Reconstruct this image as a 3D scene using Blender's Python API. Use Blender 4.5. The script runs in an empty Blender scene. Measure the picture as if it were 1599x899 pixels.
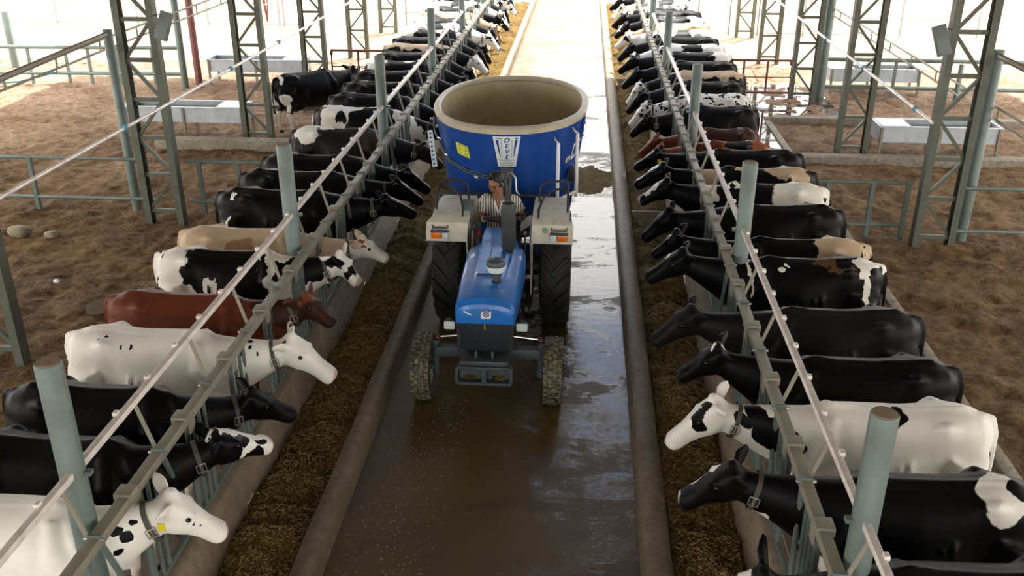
import bpy, bmesh, math, random
from mathutils import Vector, Matrix, noise
R = math.radians
random.seed(7)
S = bpy.context.scene
COL = S.collection
V = Vector
WM = {}                      # world matrices of the things and parts as they are built

# ------------------------------------------------------------------ object helpers
def link(o, parent=None):
    COL.objects.link(o)
    if parent is not None:
        o.parent = parent
    return o

def wm(o):
    return WM.get(o.name, Matrix.Identity(4))

def tag(o, label=None, cat=None, group=None, kind=None):
    if label: o['label'] = label
    if cat: o['category'] = cat
    if group: o['group'] = group
    if kind: o['kind'] = kind
    return o

def thing(name, label, cat, loc=(0, 0, 0), rz=0.0, group=None):
    o = bpy.data.objects.new(name, None)
    o.empty_display_size = 0.2
    link(o)
    o.location = loc
    o.rotation_euler = (0, 0, rz)
    WM[o.name] = Matrix.Translation(loc) @ Matrix.Rotation(rz, 4, 'Z')
    return tag(o, label, cat, group)

def copy_tree(o, parent=None):
    c = o.copy()
    COL.objects.link(c)
    if parent is not None:
        c.parent = parent
        c.matrix_parent_inverse = Matrix.Identity(4)
    for ch in list(o.children):
        copy_tree(ch, c)
    return c

def frame_of(t, up=(0, 0, 1)):
    t = V(t).normalized()
    u = V(up)
    if abs(t.dot(u)) > .97:
        u = V((0, 1, 0)) if abs(t.y) < .9 else V((1, 0, 0))
    a = t.cross(u).normalized()
    b = a.cross(t).normalized()
    return a, b

class MB:
    """collects faces; build() links them as one mesh object"""
    def __init__(s):
        s.v = []; s.f = []; s.m = []; s.cur = 0
    def face(s, idx):
        s.f.append(tuple(idx)); s.m.append(s.cur)
    def add(s, verts, faces):
        n = len(s.v)
        s.v += [V(p) for p in verts]
        for f in faces: s.face([n + i for i in f])
        return s
    def box(s, c, d, rot=None, bev=0.0):
        x, y, z = d[0] / 2, d[1] / 2, d[2] / 2
        c = V(c)
        if bev <= 0:
            pts = [V((i * x, j * y, k * z)) for k in (-1, 1) for j in (-1, 1) for i in (-1, 1)]
            fs = [(0, 2, 3, 1), (4, 5, 7, 6), (0, 1, 5, 4), (2, 6, 7, 3), (0, 4, 6, 2), (1, 3, 7, 5)]
        else:
            bm = bmesh.new()
            bmesh.ops.create_cube(bm, size=1)
            bmesh.ops.scale(bm, vec=d, verts=bm.verts)
            bmesh.ops.bevel(bm, geom=bm.edges[:], offset=bev, segments=2, affect='EDGES', profile=.6)
            bm.verts.index_update()
            pts = [v.co.copy() for v in bm.verts]
            fs = [tuple(v.index for v in f.verts) for f in bm.faces]
            bm.free()
        if rot is not None:
            pts = [rot @ p for p in pts]
        return s.add([p + c for p in pts], fs)
    def bar(s, p0, p1, w, h, up=(0, 0, 1), bev=0.0):
        p0 = V(p0); p1 = V(p1)
        t = (p1 - p0)
        a, b = frame_of(t, up)
        rot = Matrix((a, t.normalized(), b)).transposed()
        return s.box((p0 + p1) / 2, (w, t.length, h), rot, bev)
    def loft(s, rings, cap=True):
        n = len(rings[0]); b = len(s.v)
        for r in rings: s.v += [V(p) for p in r]
        for i in range(len(rings) - 1):
            for j in range(n):
                k = (j + 1) % n
                s.face((b + i * n + j, b + i * n + k, b + (i + 1) * n + k, b + (i + 1) * n + j))
        if cap:
            s.face([b + j for j in range(n)][::-1])
            e = b + (len(rings) - 1) * n
            s.face([e + j for j in range(n)])
        return s
    def tube(s, pts, r, n=10, cap=True, up=(0, 0, 1)):
        pts = [V(p) for p in pts]
        rs = r if isinstance(r, (list, tuple)) else [r] * len(pts)
        rings = []
        for i, p in enumerate(pts):
            t = (pts[min(i + 1, len(pts) - 1)] - pts[max(i - 1, 0)])
            if i == 0:
                a, b = frame_of(t, up)
            else:
                tn = t.normalized()
                a = (a - tn * a.dot(tn)).normalized()
                b = a.cross(tn).normalized()
            rings.append([p + (a * math.cos(q) + b * math.sin(q)) * rs[i] for q in [2 * math.pi * k / n for k in range(n)]])
        return s.loft(rings, cap)
    def lathe(s, prof, c=(0, 0, 0), axis=(0, 0, 1), n=24, cap=True):
        """prof: (radius, along)"""
        c = V(c); t = V(axis).normalized(); a, b = frame_of(t)
        rings = [[c + t * h + (a * math.cos(q) + b * math.sin(q)) * r for q in [2 * math.pi * k / n for k in range(n)]] for r, h in prof]
        return s.loft(rings, cap)
    def ell(s, c, d, rot=None, nu=14, nv=9):
        c = V(c); rings = []
        for i in range(nv):
            ph = math.pi * (i + .5) / nv
            rr = []
            for j in range(nu):
                q = 2 * math.pi * j / nu
                p = V((d[0] * math.sin(ph) * math.cos(q), d[1] * math.sin(ph) * math.sin(q), d[2] * math.cos(ph)))
                if rot is not None: p = rot @ p
                rr.append(c + p)
            rings.append(rr)
        return s.loft(rings, True)
    def plate(s, quad, th):
        """four corners and a thickness along the normal"""
        q = [V(p) for p in quad]
        nn = (q[1] - q[0]).cross(q[2] - q[0]).normalized() * th
        return s.add(q + [p + nn for p in q], [(0, 3, 2, 1), (4, 5, 6, 7), (0, 1, 5, 4), (1, 2, 6, 5), (2, 3, 7, 6), (3, 0, 4, 7)])
    def build(s, name, mats, parent=None, smooth=None, local=False):
        me = bpy.data.meshes.new(name)
        vs = s.v
        if parent is not None and not local:
            inv = wm(parent).inverted()
            vs = [inv @ p for p in vs]
        me.from_pydata([tuple(p) for p in vs], [], s.f)
        if not isinstance(mats, (list, tuple)): mats = [mats]
        for m in mats: me.materials.append(m)
        if len(mats) > 1:
            me.polygons.foreach_set('material_index', s.m)
        bm = bmesh.new(); bm.from_mesh(me)
        bmesh.ops.recalc_face_normals(bm, faces=bm.faces)
        bm.to_mesh(me); bm.free()
        if smooth is not None:
            me.polygons.foreach_set('use_smooth', [True] * len(me.polygons))
            me.set_sharp_from_angle(angle=R(smooth))
        me.update()
        o = bpy.data.objects.new(name, me)
        link(o, parent)
        WM[o.name] = wm(parent) if parent is not None else Matrix.Identity(4)
        return o

def struct(o):
    o['kind'] = 'structure'
    return o

# ------------------------------------------------------------------ material helpers
def newmat(name):
    m = bpy.data.materials.new(name); m.use_nodes = True
    nt = m.node_tree
    bs = nt.nodes['Principled BSDF']
    return m, nt, bs

def N(nt, kind, **kw):
    n = nt.nodes.new(kind)
    for k, v in kw.items():
        if k.startswith('i_'):
            n.inputs[k[2:].replace('_', ' ')].default_value = v
        else:
            setattr(n, k, v)
    return n

def L(nt, a, b): nt.links.new(a, b)

def ramp(nt, fac, stops):
    r = nt.nodes.new('ShaderNodeValToRGB')
    e = r.color_ramp.elements
    while len(e) > 1: e.remove(e[-1])
    e[0].position = stops[0][0]; e[0].color = (*stops[0][1], 1)
    for p, c in stops[1:]:
        x = e.new(p); x.color = (*c, 1)
    L(nt, fac, r.inputs[0])
    return r.outputs[0]

def noisenode(nt, vec, scale, detail=4, rough=.55, dist=0.0):
    n = N(nt, 'ShaderNodeTexNoise')
    n.inputs['Scale'].default_value = scale
    n.inputs['Detail'].default_value = detail
    n.inputs['Roughness'].default_value = rough
    n.inputs['Distortion'].default_value = dist
    if vec is not None: L(nt, vec, n.inputs['Vector'])
    return n.outputs['Fac']

def mix(nt, fac, a, b):
    m = N(nt, 'ShaderNodeMix', data_type='RGBA')
    for sock, val in ((m.inputs[0], fac), (m.inputs[6], a), (m.inputs[7], b)):
        if isinstance(val, (int, float)): sock.default_value = val
        elif isinstance(val, tuple): sock.default_value = (*val, 1)
        else: L(nt, val, sock)
    return m.outputs[2]

def mth(nt, op, a, b=None, c=None, clamp=False):
    m = N(nt, 'ShaderNodeMath', operation=op); m.use_clamp = clamp
    for i, x in enumerate((a, b, c)):
        if x is None: continue
        if isinstance(x, (int, float)): m.inputs[i].default_value = x
        else: L(nt, x, m.inputs[i])
    return m.outputs[0]

def bump(nt, bs, h, strength=.3, dist=.02):
    b = N(nt, 'ShaderNodeBump')
    b.inputs['Strength'].default_value = strength
    b.inputs['Distance'].default_value = dist
    L(nt, h, b.inputs['Height'])
    L(nt, b.outputs[0], bs.inputs['Normal'])

def simple(name, col, rough=.5, metal=0.0, var=.0, vscale=6., dirt=None, dirt_amt=.5, bmp=0.0, spec=.5):
    """one colour with optional uneven tone and a patchy film of dirt"""
    m, nt, bs = newmat(name)
    bs.inputs['Roughness'].default_value = rough
    bs.inputs['Metallic'].default_value = metal
    bs.inputs['Specular IOR Level'].default_value = spec
    tc = N(nt, 'ShaderNodeTexCoord')
    f = noisenode(nt, tc.outputs['Object'], vscale, 5)
    dark = tuple(c * (1 - var) for c in col); lite = tuple(min(1, c * (1 + var)) for c in col)
    c = ramp(nt, f, [(.3, dark), (.7, lite)])
    if dirt:
        g = noisenode(nt, tc.outputs['Object'], vscale * 2.3, 6, .65)
        k = mth(nt, 'MULTIPLY', ramp(nt, g, [(.45, (0, 0, 0)), (.68, (1, 1, 1))]), dirt_amt)
        c = mix(nt, k, c, dirt)
        rr = mth(nt, 'MULTIPLY_ADD', k, .4, rough, clamp=True)
        L(nt, rr, bs.inputs['Roughness'])
    L(nt, c, bs.inputs['Base Color'])
    if bmp: bump(nt, bs, noisenode(nt, tc.outputs['Object'], vscale * 6, 5), bmp, .01)
    return m

M = {}
M['steel'] = simple('painted_grey_green_steel', (.135, .180, .160), .42, .15, .14, 3, (.11, .085, .06), .35)
M['lattice'] = simple('lattice_steel', (.10, .115, .088), .5, .2, .15, 3, (.11, .08, .05), .4)
M['rail_white'] = simple('pale_galvanised_rail', (.80, .73, .66), .38, .1, .1, 4, (.25, .19, .14), .35)
M['rail_top'] = simple('dusty_steel_rail', (.24, .22, .17), .5, .1, .12, 5, (.30, .25, .17), .7)
M['galv'] = simple('galvanised_bolt', (.36, .38, .37), .35, .7, .1, 8)
M['post_cap'] = simple('sandy_concrete_fill', (.33, .24, .16), .9, 0, .15, 10)
M['trough'] = simple('galvanised_trough', (.48, .52, .56), .42, .35, .1, 3, (.3, .28, .25), .3)
M['water'] = simple('trough_water', (.05, .09, .07), .08)
M['gate_red'] = simple('red_oxide_steel', (.16, .055, .04), .5, .1, .15, 5)
M['post_red'] = simple('red_brown_post_paint', (.19, .07, .065), .5, .1, .15, 5)
M['rod'] = simple('dull_steel_rod', (.24, .23, .17), .45, .4, .1, 5)
M['lamp_grey'] = simple('lamp_housing_grey', (.16, .19, .175), .5, .3, .1, 5)
M['rope_blue'] = simple('blue_twine', (.08, .32, .42), .8)
M['grid'] = simple('thin_grey_fence_steel', (.27, .28, .27), .5, .2)
M['white_paint'] = simple('white_paint', (.75, .75, .72), .5)
M['bush'] = simple('bush_leaf', (.12, .18, .04), .7, 0, .4, 12)
M['roof'] = simple('roof_sheet', (.30, .30, .31), .6, .2, .05)
M['pvc'] = simple('black_soot', (.02, .02, .02), .6)

def mat_concrete(name, base, rough=.75, stain=(.12, .08, .045), amt=.6, sc=1.6):
    m, nt, bs = newmat(name)
    tc = N(nt, 'ShaderNodeTexCoord'); o = tc.outputs['Object']
    a = noisenode(nt, o, sc, 6, .6); b = noisenode(nt, o, sc * 7, 6, .6)
    c = ramp(nt, a, [(.3, tuple(x * .75 for x in base)), (.7, tuple(x * 1.15 for x in base))])
    c = mix(nt, mth(nt, 'MULTIPLY', ramp(nt, b, [(.42, (0, 0, 0)), (.66, (1, 1, 1))]), amt), c, stain)
    L(nt, c, bs.inputs['Base Color'])
    bs.inputs['Roughness'].default_value = rough
    bump(nt, bs, b, .35, .02)
    return m
M['curb'] = mat_concrete('worn_kerb_concrete', (.20, .155, .10), .65, (.10, .065, .035))
M['stem'] = mat_concrete('feed_wall_concrete', (.28, .22, .15), .75, (.10, .065, .035), .4)
M['slab'] = mat_concrete('stall_slab_concrete', (.19, .15, .11), .6)
M['sill'] = mat_concrete('pen_sill_concrete', (.30, .27, .21), .85)

def mat_road():
    m, nt, bs = newmat('wet_feed_lane_concrete')
    tc = N(nt, 'ShaderNodeTexCoord'); o = tc.outputs['Object']
    big = noisenode(nt, o, .55, 5, .55, .3)
    fine = noisenode(nt, o, 9, 8, .7)
    mid = noisenode(nt, o, 2.2, 6, .6, .5)
    c = ramp(nt, big, [(.30, (.056, .034, .008)), (.5, (.100, .064, .017)), (.7, (.14, .098, .034))])
    c = mix(nt, mth(nt, 'MULTIPLY', ramp(nt, fine, [(.35, (0, 0, 0)), (.75, (1, 1, 1))]), .30), c, (.09, .066, .034))
    # scattered dung and spilled feed in heaps across the lane
    sx = N(nt, 'ShaderNodeMapping'); sx.inputs['Scale'].default_value = (.5, 1.5, 1); L(nt, o, sx.inputs[0])
    band = noisenode(nt, sx.outputs[0], .9, 7, .65, .6)
    dirt = ramp(nt, band, [(.53, (0, 0, 0)), (.60, (1, 1, 1))])
    c = mix(nt, mth(nt, 'MULTIPLY', dirt, .75), c, mix(nt, fine, (.03, .016, .006), (.13, .08, .035)))
    L(nt, c, bs.inputs['Base Color'])
    # wetness: a film of water lies in patches, more of it on the right and further up the lane
    sep = N(nt, 'ShaderNodeSeparateXYZ'); L(nt, o, sep.inputs[0])
    ry = N(nt, 'ShaderNodeMapRange'); ry.inputs['From Min'].default_value = 5; ry.inputs['From Max'].default_value = 13
    ry.inputs['To Min'].default_value = -.16; ry.inputs['To Max'].default_value = .10
    L(nt, sep.outputs[1], ry.inputs[0])
    rx = N(nt, 'ShaderNodeMapRange'); rx.inputs['From Min'].default_value = -1.6; rx.inputs['From Max'].default_value = .1
    rx.inputs['To Min'].default_value = -.12; rx.inputs['To Max'].default_value = .12
    L(nt, sep.outputs[0], rx.inputs[0])
    w = mth(nt, 'ADD', mth(nt, 'ADD', mth(nt, 'ADD', mth(nt, 'MULTIPLY', mid, .55), mth(nt, 'MULTIPLY', noisenode(nt, o, 14, 6, .7), .45)), ry.outputs[0]), rx.outputs[0])
    w = mth(nt, 'SUBTRACT', w, mth(nt, 'MULTIPLY', dirt, .25))
    wet = ramp(nt, w, [(.46, (0, 0, 0)), (.60, (1, 1, 1))])
    rg = mth(nt, 'MULTIPLY_ADD', wet, -.42, .55)
    L(nt, rg, bs.inputs['Roughness'])
    bs.inputs['Specular IOR Level'].default_value = .5
    h = mth(nt, 'MULTIPLY', fine, mth(nt, 'MULTIPLY_ADD', wet, -.75, 1.0))
    h = mth(nt, 'ADD', h, mth(nt, 'MULTIPLY', noisenode(nt, sx.outputs[0], 6, 4, .5), .35))
    bump(nt, bs, h, .35, .012)
    return m
M['road'] = mat_road()

def mat_dirt(name, cols, sc=1.0, bmp=.9, gold=(.22, .15, .06), gamt=.35, far=False):
    m, nt, bs = newmat(name)
    tc = N(nt, 'ShaderNodeTexCoord'); o = tc.outputs['Object']
    a = noisenode(nt, o, .5 * sc, 6, .65, .4)
    b = noisenode(nt, o, 6.5 * sc, 8, .75, .3)
    d = noisenode(nt, o, 22 * sc, 5, .7)
    f = mth(nt, 'ADD', mth(nt, 'MULTIPLY', a, .35), mth(nt, 'MULTIPLY', b, .65))
    c = ramp(nt, f, [(.36, cols[0]), (.48, cols[1]), (.62, cols[2])])
    c = mix(nt, mth(nt, 'MULTIPLY', ramp(nt, d, [(.5, (0, 0, 0)), (.72, (1, 1, 1))]), gamt), c, gold)
    if far:   # the soil is drier, sandier and paler towards the open yard
        sp = N(nt, 'ShaderNodeSeparateXYZ'); L(nt, o, sp.inputs[0])
        mr = N(nt, 'ShaderNodeMapRange'); mr.inputs['From Min'].default_value = 15.5; mr.inputs['From Max'].default_value = 25
        L(nt, mth(nt, 'ADD', sp.outputs[1], mth(nt, 'MULTIPLY', mth(nt, 'SUBTRACT', a, .5), 9)), mr.inputs[0])
        c = mix(nt, mr.outputs[0], c, ramp(nt, f, [(.36, (.16, .085, .045)), (.48, (.38, .24, .15)), (.62, (.55, .42, .30))]))
    L(nt, c, bs.inputs['Base Color'])
    bs.inputs['Roughness'].default_value = .85
    bs.inputs['Specular IOR Level'].default_value = .25
    bump(nt, bs, mth(nt, 'ADD', b, mth(nt, 'MULTIPLY', d, .4)), bmp, .14)
    return m
M['dirt'] = mat_dirt('manure_and_soil_bedding', ((.027, .011, .003), (.155, .076, .021), (.33, .195, .068)), 1.0, 1.0, (.40, .25, .085), .6, far=True)
M['sand'] = mat_dirt('dry_sandy_yard', ((.20, .11, .06), (.40, .26, .16), (.55, .42, .30)), .8, .8, (.45, .36, .26), .4)
M['feed'] = mat_dirt('chopped_silage', ((.040, .017, .003), (.17, .092, .018), (.36, .24, .06)), 2.4, 1.0, (.55, .39, .11), .65)
M['straw'] = simple('loose_straw', (.42, .30, .10), .7, 0, .35, 20)
M['stone'] = simple('field_stone', (.24, .20, .13), .85, 0, .25, 6, bmp=.4)

# ------------------------------------------------------------------ ground
def hgrid(x0, x1, y0, y1, step, hf):
    b = MB()
    nx = max(2, int(round((x1 - x0) / step)) + 1); ny = max(2, int(round((y1 - y0) / step)) + 1)
    for j in range(ny):
        for i in range(nx):
            x = x0 + (x1 - x0) * i / (nx - 1); y = y0 + (y1 - y0) * j / (ny - 1)
            b.v.append(V((x, y, hf(x, y))))
    for j in range(ny - 1):
        for i in range(nx - 1):
            k = j * nx + i
            b.face((k, k + 1, k + nx + 1, k + nx))
    return b

def fbm(x, y, s, o=4, seed=0.0):
    return noise.fractal(V((x * s, y * s, seed)), .8, 2.1, o)

LX0, LX1 = -2.02, .62          # feed lane between the kerbs
hgrid(LX0 - .05, LX1 + .05, -14, 46, .5, lambda x, y: 0.0).build('floor', M['road'])
struct(bpy.data.objects['floor'])
hgrid(-90, 90, 27.0, 190, 4, lambda x, y: -.03).build('ground_far_yard', M['sand'])
struct(bpy.data.objects['ground_far_yard'])

def dirt_h(x, y):
    h = .055 * fbm(x, y, 1.1, 5, 3) + .045 * fbm(x, y, 3.6, 4, 9)
    return h
gL = hgrid(-26, -5.05, 2, 27.5, .075, lambda x, y: dirt_h(x, y) - .02).build('ground_left_pen', M['dirt'], smooth=80)
gR = hgrid(4.13, 22, 2, 27.5, .075, lambda x, y: dirt_h(x, y) + .02).build('ground_right_pen', M['dirt'], smooth=80)
gB = hgrid(-26, 24, -14, 2.05, .8, lambda x, y: -.02).build('ground_near_pen', M['dirt'])
for o in (gL, gR, gB): struct(o)
def kerb_loft(prof, y0, y1, step, jit, seed):
    """prof: open list of (x, z) swept along y with small unevenness"""
    b = MB(); n = int((y1 - y0) / step) + 1; k = len(prof)
    for j in range(n):
        y = y0 + (y1 - y0) * j / (n - 1)
        for i, (x, z) in enumerate(prof):
            e = 0 if i in (0, k - 1) else jit
            b.v.append(V((x + e * fbm(y, i * 3.1, 1.2, 3, seed), y, z + e * fbm(y, i * 2.3, 1.7, 3, seed + 5))))
    for j in range(n - 1):
        for i in range(k - 1):
            a = j * k + i
            b.face((a, a + 1, a + k + 1, a + k))
    return b
lk = kerb_loft([(-2.01, 0), (-2.015, .12), (-2.02, .20), (-2.04, .235), (-2.09, .25), (-2.15, .245), (-2.19, .22), (-2.21, .15), (-2.22, 0)], -14, 46, .12, .012, 1).build('trim_1', M['curb'], smooth=60)
rk = kerb_loft([(.60, 0), (.605, .12), (.615, .19), (.64, .225), (.70, .24), (.77, .235), (.825, .21), (.85, .15), (.86, 0)], -14, 46, .12, .014, 8).build('trim_2', M['curb'], smooth=60)
ls = kerb_loft([(-2.86, 0), (-2.90, .12), (-2.98, .34), (-3.0, .36), (-3.13, .365), (-3.15, .34), (-3.15, 0)], -14, 46, .2, .006, 4).build('wall_left', M['stem'], smooth=50)
rs_ = kerb_loft([(1.46, 0), (1.50, .12), (1.58, .34), (1.60, .36), (1.73, .365), (1.75, .34), (1.75, 0)], -14, 46, .2, .006, 6).build('wall_right', M['stem'], smooth=50)
for o in (lk, rk, ls, rs_): struct(o)
a = MB().box((-4.1, 16, .0), (1.92, 60, .06)).build('floor_left_stalls', M['slab']); struct(a)
a = MB().box((2.94, 16, .0), (2.38, 60, .06)).build('floor_right_stalls', M['slab']); struct(a)
M['puddle'] = simple('wet_slab', (.05, .04, .03), .04, 0, .2, 3, (.10, .07, .04), .25, .0)
a = MB().box((5.0, 23.4, .012), (2.0, 4.2, .03)).build('floor_right_wet_crossing', M['puddle']); struct(a)
a = MB().box((3.70, 18.6, .03), (.86, 8.5, .03)).build('floor_right_wet_edge', M['puddle']); struct(a)
a = MB().box((-6.2, 23.6, .03), (2.6, 3.6, .10)).build('floor_left_crossing', M['puddle']); struct(a)
# sills across the pens
a = MB().box((-6.9, 18.45, .08), (3.6, .3, .22), None, .02).build('trim_3', M['sill'], smooth=40); struct(a)
a = MB().box((9.0, 18.25, .06), (9.4, .3, .2), None, .02).build('trim_4', M['sill'], smooth=40); struct(a)
a = MB().box((10, 21.3, .06), (11.5, .25, .2), None, .02).build('trim_5', M['sill'], smooth=40); struct(a)
a = MB().box((4.16, 13, .03), (.14, 16.5, .1), None, .02).build('trim_6', M['sill'], smooth=40); struct(a)

# feed lying between kerb and feed wall
def feed_h(side):
    def h(x, y):
        u = (x + 2.21) / (-2.88 + 2.21) if side < 0 else (x - .85) / (1.48 - .85)
        e = .09 * math.sin(math.pi * min(1, max(0, u)))
        e += .085 * fbm(x * .6, y, 2.0, 4, side) + .035 * fbm(x, y, 7, 3, side + 2)
        if side > 0:
            e += .05 * math.sin(y * 2.1 + 2 * x) * math.sin(math.pi * min(1, max(0, u)))
        return .045 + max(-.03, e)
    return h
fl = hgrid(-2.885, -2.20, 2.5, 40, .035, feed_h(-1)).build('silage_feed', M['feed'], smooth=80)
tag(fl, 'brown chopped silage feed strewn along the left feed trough', 'feed', kind='stuff')
fr = hgrid(.85, 1.485, 2.5, 40, .035, feed_h(1)).build('silage_feed', M['feed'], smooth=80)
tag(fr, 'brown chopped silage feed heaped along the right feed trough', 'feed', kind='stuff')

def straws(n, x0, x1, y0, y1, hf, ln, seed):
    rnd = random.Random(seed); b = MB()
    for i in range(n):
        y = y0 + (y1 - y0) * rnd.random() ** 1.7; x = rnd.uniform(x0, x1)
        z = hf(x, y) + rnd.uniform(.002, .02)
        a = rnd.uniform(0, math.pi); l = rnd.uniform(.35, 1) * ln; w = rnd.uniform(.0012, .0026)
        d = V((math.cos(a), math.sin(a), rnd.uniform(-.35, .35))) * l
        p = V((x, y, z)); q = V((-d.y, d.x, 0)).normalized() * w
        b.add([p - d - q, p - d + q, p + d + q, p + d - q, p + V((0, 0, w * 1.5))], [(0, 3, 4), (3, 2, 4), (2, 1, 4), (1, 0, 4), (0, 1, 2, 3)])
    return b
tag(straws(14000, -2.84, -2.2, 4.5, 16, feed_h(-1), .017, 3).build('loose_straw', M['straw']), 'short straw bits scattered over the left feed trough', 'straw', kind='stuff')
tag(straws(11000, .88, 1.44, 4.5, 16, feed_h(1), .02, 4).build('loose_straw', M['straw']), 'short straw bits scattered over the right feed trough', 'straw', kind='stuff')
tag(straws(900, -1.95, -1.1, 5, 12, lambda x, y: 0, .014, 5).build('loose_straw', M['straw']), 'fine straw crumbs lying on the lane beside the left kerb', 'straw', kind='stuff')
tag(straws(1200, -.3, .58, 15.9, 17.9, lambda x, y: .004, .02, 9).build('loose_straw', M['straw']), 'straw crumbs round the spilled feed right of the mixer', 'straw', kind='stuff')
tag(straws(350, .0, .6, 5, 12, lambda x, y: 0, .014, 6).build('loose_straw', M['straw']), 'fine straw crumbs lying on the lane beside the right kerb', 'straw', kind='stuff')

# dividing plate in the right trough
for i, (y, lab) in enumerate(((14.3, 'triangular concrete divider in the middle of the right trough'), (24.4, 'far small concrete divider in the right trough, level with the mixer top'), (8.6, 'low concrete divider in the right trough under the nearest all-black heads'))):
    d = MB().add([(.84, y, .30), (1.46, y, .30), (1.30, y - .1, .05), (1.0, y - .1, .05), (.84, y + .06, .30), (1.46, y + .06, .30), (1.30, y + .04, .05), (1.0, y + .04, .05)],
                 [(0, 3, 2, 1), (4, 5, 6, 7), (0, 1, 5, 4), (1, 2, 6, 5), (2, 3, 7, 6), (3, 0, 4, 7)]).build('trough_divider', M['stem'])
    if i < 2: tag(d, lab, 'divider', 'concrete dividers in the right trough')
    else: bpy.data.objects.remove(d)

def mound(cx, cy, rx, ry, h, seed, label, mat='feed'):
    b = MB(); n = 72; k = 12
    for j in range(k + 1):
        for i in range(n):
            q = 2 * math.pi * i / n; e = 1 + .28 * fbm(math.cos(q) * 1.5, math.sin(q) * 1.5, 1, 5, seed) + .1 * fbm(math.cos(q) * 6, math.sin(q) * 6, 1, 3, seed); r = j / k
            x = cx + rx * e * r * math.cos(q); y = cy + ry * e * r * math.sin(q)
            b.v.append(V((x, y, .001 + max(0, h * (1 - r ** 2) + h * .9 * fbm(x, y, 7, 3, seed) * (1 - r)))))
    for j in range(k):
        for i in range(n):
            i2 = (i + 1) % n; b.face((j * n + i, j * n + i2, (j + 1) * n + i2, (j + 1) * n + i))
    tag(b.build('spilled_feed', M[mat], smooth=70), label, 'feed', kind='stuff')
mound(.10, 16.9, .55, .75, .03, 3, 'spilled brown feed on the wet lane right of the mixer')
pud = MB(); n = 30
pud.v = [V((-6.15 + .36 * (1 + .5 * fbm(math.cos(2 * math.pi * i / n), math.sin(2 * math.pi * i / n), 1.2, 3, 8)) * math.cos(2 * math.pi * i / n), 10.9 + .26 * (1 + .5 * fbm(math.cos(2 * math.pi * i / n), math.sin(2 * math.pi * i / n), 1.2, 3, 8)) * math.sin(2 * math.pi * i / n), .012)) for i in range(n)]
pud.face(tuple(range(n)))
tag(pud.build('puddle', M['puddle']), 'small dark puddle on the soil left of the red-brown cow', 'puddle')
# stones near the left pipe fence
for (x, y, s, lab) in ((-9.45, 13.4, .17, 'yellowish stone at the left edge under the pipe fence'), (-8.75, 13.35, .2, 'broad yellowish stone right of the left edge stone, before the pipe fence'),
                       (-8.2, 13.3, .13, 'smaller stone between the broad stone and the lattice column'), (-5.55, 13.2, .2, 'yellowish stone beside the black cows, right of the lattice column')):
    b = MB(); b.ell((x, y, s * .25), (s, s * .7, s * .5))
    b.v = [p + V((fbm(p.x * 3, p.y * 3 + p.z, 1.5, 3, 2), fbm(p.y * 3, p.z * 3, 1.5, 3, 7), 0)) * .04 for p in b.v]
    tag(b.build('field_stone', M['stone'], smooth=70), lab, 'stone', 'stones before the left pipe fence')
tag(MB().ell((-7.2, 11.55, .04), (.05, .035, .03)).build('pebble', M['white_paint'], smooth=70), 'small white pebble lying on the brown soil left of the cows', 'stone')

# ------------------------------------------------------------------ shed roof and columns
rz0, rz1 = 4.9, 7.4
rf = MB()
zsheet = rz1 - (rz1 - rz0) * 2.4 / 12.3
for (xa, za, xb, zb, y0_, y1_) in ((-13.0, rz0, -3.1, zsheet, -13, 26.5), (1.7, zsheet, 11.6, rz0, -13, 26.5), (-3.1, zsheet, -.7, rz1, -13, 16.5), (-.7, rz1, 1.7, zsheet, -13, 16.5)):
    rf.plate([(xa, y0_, za), (xb, y0_, zb), (xb, y1_, zb), (xa, y1_, za)], .06)
struct(rf.build('ceiling', M['roof']))
# translucent sheets added out of view along the ridge to brighten the wet lane
m, nt, bs = newmat('added_translucent_sheet')
tl = N(nt, 'ShaderNodeBsdfTranslucent'); tl.inputs[0].default_value = (.38, .43, .52, 1)
L(nt, tl.outputs[0], nt.nodes['Material Output'].inputs['Surface'])
M['lane_glow_sheet'] = m
struct(MB().plate([(-3.1, 16.5, zsheet), (-.7, 16.5, rz1), (-.7, 26.5, rz1), (-3.1, 26.5, zsheet)], .01).build('ceiling_added_sheet_left', M['lane_glow_sheet']))
struct(MB().plate([(-.7, 16.5, rz1), (1.7, 16.5, zsheet), (1.7, 26.5, zsheet), (-.7, 26.5, rz1)], .01).build('ceiling_added_sheet_right', M['lane_glow_sheet']))

def lattice(x0, x1, y, ztop, label, flip=False, group='lattice columns along the pens'):
    t = thing('lattice_column', label, 'column', ((x0 + x1) / 2, y, 0), 0, group)
    def chan(x, sgn):
        b = MB(); w, d, th = .10, .15, .014
        b.box((x, y - d / 2, ztop / 2 - .05), (w, th, ztop + .1))
        b.box((x - sgn * (w / 2 - th / 2), y, ztop / 2 - .05), (th, d, ztop + .1))
        b.box((x, y + d / 2, ztop / 2 - .05), (w, th, ztop + .1))
        b.build('leg', M['lattice'], t)
    chan(x0, 1); chan(x1, -1)
    z = .18; k = 0
    while z < ztop:
        MB().box(((x0 + x1) / 2, y - .02, z), (x1 - x0 - .06, .05, .06)).build('cross_bar', M['lattice'], t)
        if z + .6 < ztop:
            up = (k % 2 == 0) != flip
            za, zb = (z + .03, z + .57) if up else (z + .57, z + .03)
            MB().bar((x0 + .04, y - .01, za), (x1 - .04, y - .01, zb), .045, .05, (0, 1, 0)).build('brace', M['lattice'], t)
        z += .605; k += 1
    return t

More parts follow.
